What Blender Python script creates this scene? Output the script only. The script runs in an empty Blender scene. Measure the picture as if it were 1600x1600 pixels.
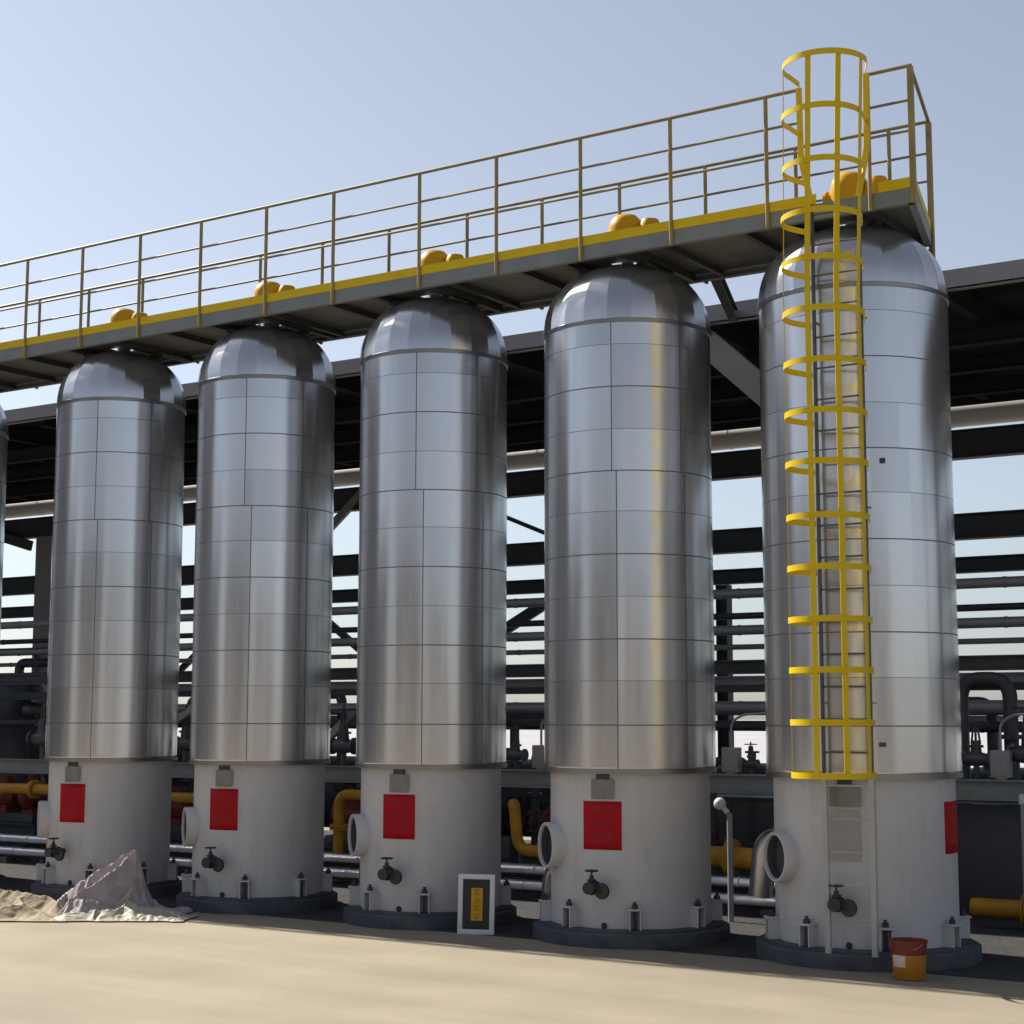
import bpy, bmesh, math, random
from math import sin, cos, pi, radians, sqrt, atan2
from mathutils import Vector, Matrix, noise

# ------------------------------------------------------------------ camera, sky, sun, exposure
S = bpy.context.scene
COL = S.collection
cam_d = bpy.data.cameras.new('camera')
cam = bpy.data.objects.new('camera', cam_d)
COL.objects.link(cam)
cam.location = (6.253, -15.628, 2.259)
cam.rotation_euler = (radians(90 + 7.007), radians(-0.07), radians(33.511))
cam_d.sensor_width = 36
cam_d.lens = 58.94
cam_d.clip_end = 6000
S.camera = cam
SUN_EL, SUN_AZ = 42.0, -84.0          # azimuth from +Y towards +X: the sun stands left, a little behind the row
W = bpy.data.worlds.new('World')
S.world = W
W.use_nodes = True
wn = W.node_tree.nodes
bg = wn['Background']
sky = wn.new('ShaderNodeTexSky')
sky.sky_type = 'NISHITA'
sky.sun_disc = False
sky.sun_elevation = radians(SUN_EL)
sky.sun_rotation = radians(SUN_AZ)
sky.air_density = 1.0
sky.dust_density = 0.9
sky.ozone_density = 5.0
hs = wn.new('ShaderNodeHueSaturation')       # hazy day: the whole sky is a little less blue
hs.inputs['Saturation'].default_value = 0.52
W.node_tree.links.new(sky.outputs['Color'], hs.inputs['Color'])
W.node_tree.links.new(hs.outputs['Color'], bg.inputs['Color'])
bg.inputs['Strength'].default_value = 0.07
sd = bpy.data.lights.new('sun', 'SUN')
sun = bpy.data.objects.new('sun', sd)
COL.objects.link(sun)
sd.energy = 5
sd.angle = radians(0.6)
sd.color = (1.0, 0.93, 0.82)
_d = Vector((sin(radians(SUN_AZ)) * cos(radians(SUN_EL)), cos(radians(SUN_AZ)) * cos(radians(SUN_EL)), sin(radians(SUN_EL))))
sun.rotation_euler = _d.to_track_quat('Z', 'Y').to_euler()
S.view_settings.view_transform = 'Standard'
S.view_settings.look = 'None'
S.view_settings.exposure = 0.88
S.view_settings.gamma = 1
S.render.engine = 'CYCLES'
S.cycles.use_denoising = True
S.cycles.max_bounces = 8
random.seed(7)

# ------------------------------------------------------------------ materials
def mat(name, col, rough=0.6, metal=0.0, var=0.0, scale=4.0, bump=0.0, bscale=30.0, dirt=None, dirt_amt=0.0, dscale=2.0, rvar=0.0, spec=0.5, streak=None):
    m = bpy.data.materials.new(name)
    m.use_nodes = True
    n, l = m.node_tree.nodes, m.node_tree.links
    b = n['Principled BSDF']
    b.inputs['Roughness'].default_value = rough
    b.inputs['Metallic'].default_value = metal
    b.inputs['Specular IOR Level'].default_value = spec
    tc = n.new('ShaderNodeTexCoord')
    rgb = n.new('ShaderNodeRGB')
    rgb.outputs[0].default_value = (*col, 1)
    out = rgb.outputs[0]
    if var > 0:
        nz = n.new('ShaderNodeTexNoise')
        nz.inputs['Scale'].default_value = scale
        nz.inputs['Detail'].default_value = 6
        l.new(tc.outputs['Object'], nz.inputs['Vector'])
        mr = n.new('ShaderNodeMapRange')
        mr.inputs['From Min'].default_value = 0.3
        mr.inputs['From Max'].default_value = 0.7
        mr.inputs['To Min'].default_value = 1 - var
        mr.inputs['To Max'].default_value = 1 + var
        l.new(nz.outputs['Fac'], mr.inputs['Value'])
        mx = n.new('ShaderNodeMix')
        mx.data_type = 'RGBA'
        mx.blend_type = 'MULTIPLY'
        mx.inputs['Factor'].default_value = 1
        l.new(out, mx.inputs['A'])
        l.new(mr.outputs['Result'], mx.inputs['B'])
        out = mx.outputs['Result']
        if rvar > 0:
            m2 = n.new('ShaderNodeMapRange')
            m2.inputs['From Min'].default_value = 0.3
            m2.inputs['From Max'].default_value = 0.7
            m2.inputs['To Min'].default_value = max(0.02, rough - rvar)
            m2.inputs['To Max'].default_value = rough + rvar
            l.new(nz.outputs['Fac'], m2.inputs['Value'])
            l.new(m2.outputs['Result'], b.inputs['Roughness'])
    if dirt:
        nd = n.new('ShaderNodeTexNoise')
        nd.inputs['Scale'].default_value = dscale
        nd.inputs['Detail'].default_value = 8
        nd.inputs['Roughness'].default_value = 0.7
        if streak:
            mpd = n.new('ShaderNodeMapping')
            mpd.inputs['Scale'].default_value = streak
            l.new(tc.outputs['Object'], mpd.inputs['Vector'])
            l.new(mpd.outputs['Vector'], nd.inputs['Vector'])
        else:
            l.new(tc.outputs['Object'], nd.inputs['Vector'])
        cr = n.new('ShaderNodeMapRange')
        cr.inputs['From Min'].default_value = 0.48
        cr.inputs['From Max'].default_value = 0.72
        cr.inputs['To Max'].default_value = dirt_amt
        l.new(nd.outputs['Fac'], cr.inputs['Value'])
        mx = n.new('ShaderNodeMix')
        mx.data_type = 'RGBA'
        l.new(cr.outputs['Result'], mx.inputs['Factor'])
        l.new(out, mx.inputs['A'])
        mx.inputs['B'].default_value = (*dirt, 1)
        out = mx.outputs['Result']
    l.new(out, b.inputs['Base Color'])
    if bump > 0:
        nb = n.new('ShaderNodeTexNoise')
        nb.inputs['Scale'].default_value = bscale
        nb.inputs['Detail'].default_value = 5
        l.new(tc.outputs['Object'], nb.inputs['Vector'])
        bp = n.new('ShaderNodeBump')
        bp.inputs['Strength'].default_value = bump
        bp.inputs['Distance'].default_value = 0.02
        l.new(nb.outputs['Fac'], bp.inputs['Height'])
        l.new(bp.outputs['Normal'], b.inputs['Normal'])
    return m

def steel_mat():
    m = mat('brushed_sheet_steel', (0.60, 0.605, 0.62), 0.20, 0.86)
    n, l = m.node_tree.nodes, m.node_tree.links
    b = n['Principled BSDF']
    at = n.new('ShaderNodeAttribute')
    at.attribute_name = 'sheet'
    tc = n.new('ShaderNodeTexCoord')
    mp = n.new('ShaderNodeMapping')
    mp.inputs['Scale'].default_value = (9, 9, 0.6)
    l.new(tc.outputs['Object'], mp.inputs['Vector'])
    nz = n.new('ShaderNodeTexNoise')
    nz.inputs['Scale'].default_value = 1.2
    nz.inputs['Detail'].default_value = 3
    l.new(mp.outputs['Vector'], nz.inputs['Vector'])
    # sheet-to-sheet tone and long vertical smears
    mr = n.new('ShaderNodeMapRange')
    mr.inputs['To Min'].default_value = 0.88
    mr.inputs['To Max'].default_value = 1.06
    l.new(at.outputs['Fac'], mr.inputs['Value'])
    m2 = n.new('ShaderNodeMapRange')
    m2.inputs['From Min'].default_value = 0.3
    m2.inputs['From Max'].default_value = 0.7
    m2.inputs['To Min'].default_value = 0.95
    m2.inputs['To Max'].default_value = 1.03
    l.new(nz.outputs['Fac'], m2.inputs['Value'])
    ml = n.new('ShaderNodeMath')
    ml.operation = 'MULTIPLY'
    l.new(mr.outputs['Result'], ml.inputs[0])
    l.new(m2.outputs['Result'], ml.inputs[1])
    mx = n.new('ShaderNodeMix')
    mx.data_type = 'RGBA'
    mx.blend_type = 'MULTIPLY'
    mx.inputs['Factor'].default_value = 1
    mx.inputs['A'].default_value = (0.57, 0.57, 0.585, 1)
    l.new(ml.outputs[0], mx.inputs['B'])
    l.new(mx.outputs['Result'], b.inputs['Base Color'])
    m3 = n.new('ShaderNodeMapRange')
    m3.inputs['From Min'].default_value = 0.3
    m3.inputs['From Max'].default_value = 0.7
    m3.inputs['To Min'].default_value = 0.18
    m3.inputs['To Max'].default_value = 0.24
    l.new(nz.outputs['Fac'], m3.inputs['Value'])
    l.new(m3.outputs['Result'], b.inputs['Roughness'])
    return m

def concrete_mat():
    m = mat('pale_concrete', (0.262, 0.224, 0.163), 0.85, 0, 0.10, 0.7, 0.12, 60, (0.215, 0.18, 0.130), 0.6, 0.22)
    n, l = m.node_tree.nodes, m.node_tree.links
    b = n['Principled BSDF']
    src = b.inputs['Base Color'].links[0].from_socket
    tc = n.new('ShaderNodeTexCoord')
    # fine speckle
    nz = n.new('ShaderNodeTexNoise')
    nz.inputs['Scale'].default_value = 14
    nz.inputs['Detail'].default_value = 8
    l.new(tc.outputs['Object'], nz.inputs['Vector'])
    mr = n.new('ShaderNodeMapRange')
    mr.inputs['From Min'].default_value = 0.3
    mr.inputs['From Max'].default_value = 0.7
    mr.inputs['To Min'].default_value = 0.965
    mr.inputs['To Max'].default_value = 1.03
    l.new(nz.outputs['Fac'], mr.inputs['Value'])
    # long stretched tyre / sweep streaks
    mp = n.new('ShaderNodeMapping')
    mp.inputs['Rotation'].default_value = (0, 0, radians(-12))
    mp.inputs['Scale'].default_value = (0.12, 1.3, 1)
    l.new(tc.outputs['Object'], mp.inputs['Vector'])
    n2 = n.new('ShaderNodeTexNoise')
    n2.inputs['Scale'].default_value = 1.0
    n2.inputs['Detail'].default_value = 7
    l.new(mp.outputs['Vector'], n2.inputs['Vector'])
    m2 = n.new('ShaderNodeMapRange')
    m2.inputs['From Min'].default_value = 0.35
    m2.inputs['From Max'].default_value = 0.65
    m2.inputs['To Min'].default_value = 0.87
    m2.inputs['To Max'].default_value = 1.06
    l.new(n2.outputs['Fac'], m2.inputs['Value'])
    ml = n.new('ShaderNodeMath')
    ml.operation = 'MULTIPLY'
    l.new(mr.outputs['Result'], ml.inputs[0])
    l.new(m2.outputs['Result'], ml.inputs[1])
    mx = n.new('ShaderNodeMix')
    mx.data_type = 'RGBA'
    mx.blend_type = 'MULTIPLY'
    mx.inputs['Factor'].default_value = 1
    l.new(src, mx.inputs['A'])
    l.new(ml.outputs[0], mx.inputs['B'])
    l.new(mx.outputs['Result'], b.inputs['Base Color'])
    return m

M = {
 'steel': steel_mat(),
 'seam': mat('sheet_lap_shadow_line', (0.14, 0.14, 0.15), 0.5, 0.5),  # shadow line of the sheet laps, painted dark and flush
 'lip_and_lap_shadow': mat('steel_lip_and_faint_lap_shadow', (0.24, 0.24, 0.25), 0.35, 1.0),  # lips, and the fainter painted lap shadow lines
 'skirt': mat('white_skirt_paint', (0.47, 0.465, 0.47), 0.6, 0, 0.05, 1.5, 0.05, 8, (0.27, 0.25, 0.23), 0.30, 2.0, streak=(2.6, 2.6, 0.45)),
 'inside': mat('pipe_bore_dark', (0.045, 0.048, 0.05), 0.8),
 'red': mat('red_notice_sheet', (0.36, 0.006, 0.012), 0.6, 0, 0.08, 6, spec=0.15),
 'redtext': mat('notice_print', (0.17, 0.006, 0.010), 0.7),
 'plate': mat('grey_nameplate', (0.20, 0.19, 0.185), 0.45, 0.5, 0.1, 8),
 'black': mat('black_cast_iron', (0.016, 0.018, 0.02), 0.45, 0, 0.15, 9),
 'bolt': mat('dark_bolt_steel', (0.05, 0.05, 0.055), 0.45, 0.6),
 'plinth': mat('dark_painted_plinth', (0.055, 0.062, 0.075), 0.8, 0, 0.18, 3, 0.3, 20, (0.13, 0.12, 0.11), 0.5, 3),
 'yellow': mat('yellow_safety_paint', (0.62, 0.44, 0.008), 0.45, 0, 0.08, 5, 0, 1, (0.30, 0.20, 0.03), 0.25, 5, spec=0.15),
 'rail': mat('yellow_handrail_paint', (0.27, 0.20, 0.055), 0.5, 0, 0.18, 4, 0, 1, (0.12, 0.085, 0.06), 0.6, 2.5),
 'orange': mat('orange_valve_paint', (0.55, 0.29, 0.012), 0.45, 0, 0.1, 6, spec=0.15),
 'pipey': mat('ochre_gas_pipe_paint', (0.36, 0.19, 0.018), 0.45, 0, 0.15, 4, 0, 1, (0.14, 0.08, 0.03), 0.5, 3, spec=0.15),
 'pipered': mat('dull_red_paint', (0.15, 0.018, 0.015), 0.6, 0, 0.15, 4),
 'railbar': mat('grey_brown_rail_tube', (0.20, 0.165, 0.085), 0.55, 0, 0.2, 4),  # grey-brown, less yellow than the posts
 'beam': mat('grey_green_steel_paint', (0.17, 0.19, 0.195), 0.5, 0, 0.08, 3, 0, 1, (0.10, 0.09, 0.08), 0.3, 4),
 'dark': mat('dark_steel_paint', (0.040, 0.047, 0.052), 0.55, 0, 0.15, 3),
 'deck': mat('grey_deck_plate', (0.12, 0.123, 0.123), 0.6, 0, 0.15, 2),
 'fascia': mat('grey_fascia_paint', (0.23, 0.225, 0.235), 0.55, 0, 0.06, 1.2, 0, 1, (0.15, 0.14, 0.14), 0.35, 1.3),
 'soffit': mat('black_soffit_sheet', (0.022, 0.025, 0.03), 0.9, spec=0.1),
 'rackbeam': mat('rack_steel_dark', (0.050, 0.056, 0.066), 0.65, 0, 0.15, 2, spec=0.25),
 'pale': mat('pale_pipe_lagging', (0.56, 0.56, 0.565), 0.45, 0.0, 0.07, 2),
 'greypipe': mat('grey_process_pipe', (0.25, 0.26, 0.28), 0.45, 0.2, 0.1, 2),
 'brace': mat('grey_brown_brace', (0.24, 0.225, 0.215), 0.6, 0, 0.1, 2),
 'lag': mat('aluminium_pipe_lagging', (0.50, 0.50, 0.53), 0.33, 1.0, 0.08, 6, 0.15, 14),
 'vessel': mat('dark_blue_vessel_paint', (0.042, 0.049, 0.060), 0.5, 0, 0.2, 2, 0, 1, (0.05, 0.045, 0.04), 0.4, 3),
 'white': mat('white_frame_plastic', (0.62, 0.62, 0.64), 0.45, 0, 0.04, 6),
 'panel': mat('black_board_panel', (0.010, 0.010, 0.012), 0.35),
 'amber': mat('amber_label', (0.58, 0.33, 0.012), 0.5, 0, 0.1, 14, spec=0.15),
 'ambertxt': mat('label_print', (0.30, 0.14, 0.012), 0.6),
 'bucket': mat('orange_bucket_plastic', (0.42, 0.17, 0.015), 0.4, 0, 0.08, 8, 0, 1, (0.32, 0.10, 0.02), 0.4, 9),
 'bucketred': mat('dark_red_bucket_band', (0.18, 0.016, 0.010), 0.45, 0, 0.15, 12),
 'label': mat('cream_paper_label', (0.60, 0.50, 0.40), 0.6, 0, 0.1, 20),
 'sheet': mat('pinkish_plastic_sheet', (0.33, 0.28, 0.275), 0.65, 0, 0.14, 5, 0.2, 22, (0.24, 0.20, 0.21), 0.7, 4.0),
 'sheetgreen': mat('pale_green_woven_sheet', (0.34, 0.32, 0.25), 0.6, 0, 0.1, 6, 0.2, 30),
 'canvas': mat('tan_canvas', (0.30, 0.24, 0.16), 0.85, 0, 0.12, 5, 0.3, 30, (0.2, 0.155, 0.10), 0.5, 3),
 'concrete': concrete_mat(),
 'blankplate': mat('weathered_grey_plate', (0.33, 0.325, 0.31), 0.6, 0, 0.08, 6),
 'gravel': mat('dark_oily_gravel', (0.045, 0.045, 0.048), 0.95, 0, 0.35, 28, 1.0, 45, (0.10, 0.09, 0.075), 0.5, 1.5, spec=0.2),
 'farground': mat('pale_haze_grey', (0.33, 0.33, 0.345), 0.9, 0, 0.08, 0.05),  # distant haze put into the ground colour; also the hall's grey
 'galv': mat('galvanised_ladder_steel', (0.10, 0.105, 0.115), 0.5, 0.5, 0.1, 6),
 'ladderpaint': mat('pale_ladder_paint', (0.37, 0.37, 0.355), 0.55, 0, 0.08, 5),
 'blocker_shed': mat('blocker_shed_grey', (0.30, 0.29, 0.28), 0.7, 0, 0.08, 0.6),
}

# ------------------------------------------------------------------ mesh helpers
class MB:
    """collects shapes, then links them as ONE mesh object"""
    def __init__(s):
        s.b = bmesh.new()
        s.mi = 0
    def face(s, vs, smooth=False):
        try:
            f = s.b.faces.new(vs)
        except ValueError:
            return None
        f.smooth = smooth
        f.material_index = s.mi
        return f
    def box(s, c, size, rot=None, bev=0.0):
        hx, hy, hz = [q / 2 for q in size]
        R = rot if rot is not None else Matrix.Identity(3)
        c = Vector(c)
        vs = [s.b.verts.new(c + R @ Vector((x * hx, y * hy, z * hz))) for x in (-1, 1) for y in (-1, 1) for z in (-1, 1)]
        fs = [s.face([vs[i] for i in q]) for q in ((0, 1, 3, 2), (4, 6, 7, 5), (0, 4, 5, 1), (2, 3, 7, 6), (0, 2, 6, 4), (1, 5, 7, 3))]
        if bev > 0:
            es = list({e for f in fs for e in f.edges})
            bmesh.ops.bevel(s.b, geom=es, offset=bev, segments=2, profile=0.6, affect='EDGES')
        return s
    def bar(s, a, b, w, h, up=Vector((0, 0, 1)), bev=0.0):
        a, b = Vector(a), Vector(b)
        d = (b - a)
        L = d.length
        x = d.normalized()
        y = Vector(up).cross(x)
        if y.length < 1e-5:
            y = Vector((0, 1, 0)).cross(x)
        y.normalize()
        z = x.cross(y)
        R = Matrix((x, y, z)).transposed()
        return s.box((a + b) / 2, (L, w, h), R, bev)
    def ibeam(s, a, b, w, h, t=0.02, up=Vector((0, 0, 1))):
        a, b = Vector(a), Vector(b)
        x = (b - a).normalized()
        y = Vector(up).cross(x)
        if y.length < 1e-5:
            y = Vector((0, 1, 0))
        y.normalize()
        z = x.cross(y)
        s.bar(a + z * (h / 2 - t / 2), b + z * (h / 2 - t / 2), w, t, up)
        s.bar(a - z * (h / 2 - t / 2), b - z * (h / 2 - t / 2), w, t, up)
        s.bar(a, b, t, h - 2 * t, up)
        return s
    def tube(s, pts, r, seg=10, cap=True, fillet=0.0, fs=6):
        pts = [Vector(p) for p in pts]
        if fillet > 0 and len(pts) > 2:
            q = [pts[0]]
            for i in range(1, len(pts) - 1):
                p0, p1, p2 = pts[i - 1], pts[i], pts[i + 1]
                a = (p0 - p1)
                c = (p2 - p1)
                f = min(fillet, a.length * .49, c.length * .49)
                A, B = p1 + a.normalized() * f, p1 + c.normalized() * f
                for k in range(fs + 1):
                    t = k / fs
                    q.append(A * (1 - t) ** 2 + p1 * 2 * t * (1 - t) + B * t * t)
            q.append(pts[-1])
            pts = q
        rings = []
        prev = None
        for i, p in enumerate(pts):
            if i == 0:
                d = pts[1] - pts[0]
            elif i == len(pts) - 1:
                d = pts[-1] - pts[-2]
            else:
                d = (pts[i + 1] - pts[i]).normalized() + (pts[i] - pts[i - 1]).normalized()
            d.normalize()
            if prev is None:
                u = d.cross(Vector((0, 0, 1)))
                if u.length < 1e-4:
                    u = Vector((1, 0, 0))
            else:
                u = prev - d * prev.dot(d)
            u.normalize()
            prev = u
            v = d.cross(u)
            rr = r[i] if isinstance(r, (list, tuple)) else r
            rings.append([s.b.verts.new(p + (u * cos(2 * pi * k / seg) + v * sin(2 * pi * k / seg)) * rr) for k in range(seg)])
        for a, b in zip(rings, rings[1:]):
            for k in range(seg):
                s.face([a[k], a[(k + 1) % seg], b[(k + 1) % seg], b[k]], True)
        if cap:
            s.face(list(reversed(rings[0])))
            s.face(rings[-1])
        return s
    def lathe(s, prof, seg=32, o=(0, 0, 0), R=None, smooth=True, capb=False, capt=False):
        """profile of (radius, height) round local z"""
        o = Vector(o)
        R = R if R is not None else Matrix.Identity(3)
        rings = []
        for r, z in prof:
            if r < 1e-6:
                rings.append([s.b.verts.new(o + R @ Vector((0, 0, z)))])
            else:
                rings.append([s.b.verts.new(o + R @ Vector((r * cos(2 * pi * k / seg), r * sin(2 * pi * k / seg), z))) for k in range(seg)])
        for a, b in zip(rings, rings[1:]):
            for k in range(seg):
                k2 = (k + 1) % seg
                if len(a) == 1 and len(b) == 1:
                    continue
                if len(a) == 1:
                    s.face([a[0], b[k2], b[k]], smooth)
                elif len(b) == 1:
                    s.face([a[k], a[k2], b[0]], smooth)
                else:
                    s.face([a[k], a[k2], b[k2], b[k]], smooth)
        if capb and len(rings[0]) > 1:
            s.face(list(reversed(rings[0])))
        if capt and len(rings[-1]) > 1:
            s.face(rings[-1])
        return s
    def done(s, name, mats, parent=None, loc=None, rotz=0):
        if not isinstance(mats, (list, tuple)):
            mats = [mats]
        bmesh.ops.recalc_face_normals(s.b, faces=s.b.faces)
        me = bpy.data.meshes.new(name)
        s.b.to_mesh(me)
        s.b.free()
        for m in mats:
            me.materials.append(M[m])
        # crisp folds on smooth-shaded shapes
        o = bpy.data.objects.new(name, me)
        COL.objects.link(o)
        if parent is not None:
            o.parent = parent
        if loc is not None:
            o.location = loc
        o.rotation_euler.z = rotz
        if hasattr(me, 'set_sharp_from_angle'):
            me.set_sharp_from_angle(angle=radians(38))
        return o

def tag(o, label, cat, group=None):
    o['label'] = label
    o['category'] = cat
    if group:
        o['group'] = group
    return o

def thing(name, label, cat, loc=(0, 0, 0), rotz=0.0, group=None):
    o = bpy.data.objects.new(name, None)
    o.empty_display_size = 0.2
    COL.objects.link(o)
    o.location = loc
    o.rotation_euler.z = rotz
    return tag(o, label, cat, group)

def copy_tree(o, parent=None):
    c = o.copy()
    COL.objects.link(c)
    if parent is not None:
        c.parent = parent
        c.matrix_parent_inverse = o.matrix_parent_inverse
    for ch in list(o.children):
        copy_tree(ch, c)
    return c

def rotx(deg):
    return Matrix.Rotation(radians(deg), 3, 'X')

def face_dir(d):
    """rotation whose local z looks along d"""
    return Vector(d).normalized().to_track_quat('Z', 'Y').to_matrix()

# ------------------------------------------------------------------ ground
g = MB()
n = 48
ext = [-2500, -600, -150, -60, -30] + [(-24 + i * 2) for i in range(25)] + [40, 80, 200, 700, 2500]
vs = [[g.b.verts.new((x, y, 0)) for x in ext] for y in ext]
for j in range(len(ext) - 1):
    for i in range(len(ext) - 1):
        g.face([vs[j][i], vs[j][i + 1], vs[j + 1][i + 1], vs[j + 1][i]])
gr = g.done('ground', 'concrete')
gr['kind'] = 'structure'
g = MB()
g.box((-23, 5.1, .002), (74, 11.8, .004))
o = g.done('gravel_strip', 'gravel'); o['kind'] = 'structure'
g = MB()
g.box((-200, 1030, .002), (3000, 1980, .004))
o = g.done('far_ground', 'farground'); o['kind'] = 'structure'

# ------------------------------------------------------------------ tanks
XS = [-14.0, -10.4, -7.8, -5.2, -2.6, 0.0]
RAD = [0.842, 0.842, 0.850, 0.857, 0.901, 0.930]
ZB, ZS, ZT = 1.716, 6.385, 7.15
SEAMS = [(6.11, 0), (5.665, 1), (5.22, 0), (4.785, 1), (4.365, 0), (3.925, 1), (3.49, 0), (3.057, 1), (2.635, 0), (2.19, 1)]
VS0 = [22, 26, 25, 23, 19, 48]          # angle of the first upright seam on each tank

def adir(deg):
    """outward direction on the tank; 0 faces -Y, positive turns towards +X"""
    a = radians(deg)
    return Vector((sin(a), -cos(a), 0))

def cladding(i, R, parent):
    bm = bmesh.new()
    lay = None
    # heights: fine rings, plus a narrow flush strip per seam, coloured as its shadow
    zs = [(ZB, 0)]
    marks = sorted(SEAMS)
    lap_shadow_strips = {}
    for z, strong in marks:
        h = 0.0062 if strong else 0.0035
        lap_shadow_strips[z] = h
    z = ZB
    lst = [ZB]
    for zm, _ in marks + [(ZS, 1)]:
        h = lap_shadow_strips.get(zm, 0.0)
        lo = lst[-1]
        top = zm - h
        k = 9
        for q in range(1, k + 1):
            lst.append(lo + (top - lo) * q / k)
        if h:
            lst.append(zm + h)
    seamband = set()
    strongband = {}
    for zm, h in lap_shadow_strips.items():
        for q in range(len(lst) - 1):
            if abs(lst[q] - (zm - h)) < 1e-6 and abs(lst[q + 1] - (zm + h)) < 1e-6:
                seamband.add(q)
                strongband[q] = dict(SEAMS)[zm]
    w = degrees_w = 0.0055 / R * 180 / pi
    seam_a = [(VS0[i] + 48 * k) for k in range(8)][:7]
    if i == 5:
        seam_a = [49 - 96, 145]
    shift = 6.0 if i in (2, 3, 5) else 3.0
    angs = set(float(a) for a in range(-180, 180, 3))
    special = []
    for a in seam_a:
        for a2, up in ((a, 1), (a + shift, 0)):
            a2 = (a2 + 180) % 360 - 180
            special.append((a2, up))
            angs = {x for x in angs if abs(x - a2) > w * 1.6}
            angs.add(a2 - w)
            angs.add(a2 + w)
    angs = sorted(angs)
    rnd = random.Random(100 + i)
    NB = len(marks) + 1
    def band(z):
        return sum(1 for zm, _ in marks if z > zm)
    bulge = {}
    tilt = {}
    def sheet_id(a, z):
        bnd = band(z)
        up = 1 if bnd >= 7 else 0
        k = int(((a - (VS0[i] + (0 if up else shift))) % 360) // 48)
        return (bnd // 2, k)
    def rad(a, z):
        bnd = band(z)
        sid = sheet_id(a, z)
        if sid not in bulge:
            bulge[sid] = rnd.uniform(-0.0003, 0.0005)
            tilt[sid] = rnd.uniform(-0.0022, 0.0022)
        lo = marks[bnd - 1][0] if bnd > 0 else ZB
        hi = marks[bnd][0] if bnd < len(marks) else ZS
        t = (z - lo) / (hi - lo)
        b = bulge[sid] * sin(pi * min(1, max(0, t)))
        nn = noise.noise(Vector((cos(radians(a)) * 1.3 + i * 9, sin(radians(a)) * 1.3, z * 0.55))) * 0.006
        n2 = noise.noise(Vector((cos(radians(a)) * 4.6 + i * 5, sin(radians(a)) * 4.6, z * 0.10 + 7))) * 0.0024
        return R + b + nn + n2
    rings = []
    for q, z in enumerate(lst):
        isb = any(abs(abs(z - zm) - h) < 1e-6 for zm, h in lap_shadow_strips.items())
        row = []
        for a in angs:
            r = rad(a, z)
            if isb:
                r += 0.0
            d = adir(a)
            row.append(bm.verts.new((d.x * r, d.y * r, z)))
        rings.append(row)
    nA = len(angs)
    fl = []
    for q in range(len(lst) - 1):
        zc = (lst[q] + lst[q + 1]) / 2
        up = 1 if band(zc) >= 7 else 0
        for k in range(nA):
            k2 = (k + 1) % nA
            f = bm.faces.new([rings[q][k], rings[q][k2], rings[q + 1][k2], rings[q + 1][k]])
            f.smooth = True
            ac = (angs[k] + angs[k2]) / 2
            vert = any(u == up and abs(((ac - a2 + 180) % 360) - 180) < w * 0.6 for a2, u in special) and abs(angs[k2] - angs[k]) < 2.5 * w
            f.material_index = (1 if strongband.get(q, 1) else 2) if q in seamband else (1 if vert else 0)
            fl.append(sheet_id(ac, zc))
    # rolled bottom edge and closed underside
    cz = bm.verts.new((0, 0, ZB))
    for k in range(nA):
        bm.faces.new([cz, rings[0][(k + 1) % nA], rings[0][k]])
        fl.append((0, 0))
    me = bpy.data.meshes.new('cladding')
    bm.to_mesh(me)
    bm.free()
    vals = {}
    at = me.attributes.new('sheet', 'FLOAT', 'FACE')
    for j, sid in enumerate(fl):
        if sid not in vals:
            vals[sid] = rnd.random()
        at.data[j].value = vals[sid]
    me.materials.append(M['steel'])
    me.materials.append(M['seam'])  # painted shadow lines of the sheet laps
    me.materials.append(M['lip_and_lap_shadow'])
    o = bpy.data.objects.new('cladding', me)
    COL.objects.link(o)
    o.parent = parent
    m = MB()
    m.lathe([(R - 0.03, ZB - 0.012), (R + 0.010, ZB - 0.014), (R + 0.012, ZB + 0.03), (R - 0.002, ZB + 0.034)], 96)
    m.done('bottom_lip', 'lip_and_lap_shadow', parent)
    return o

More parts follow.
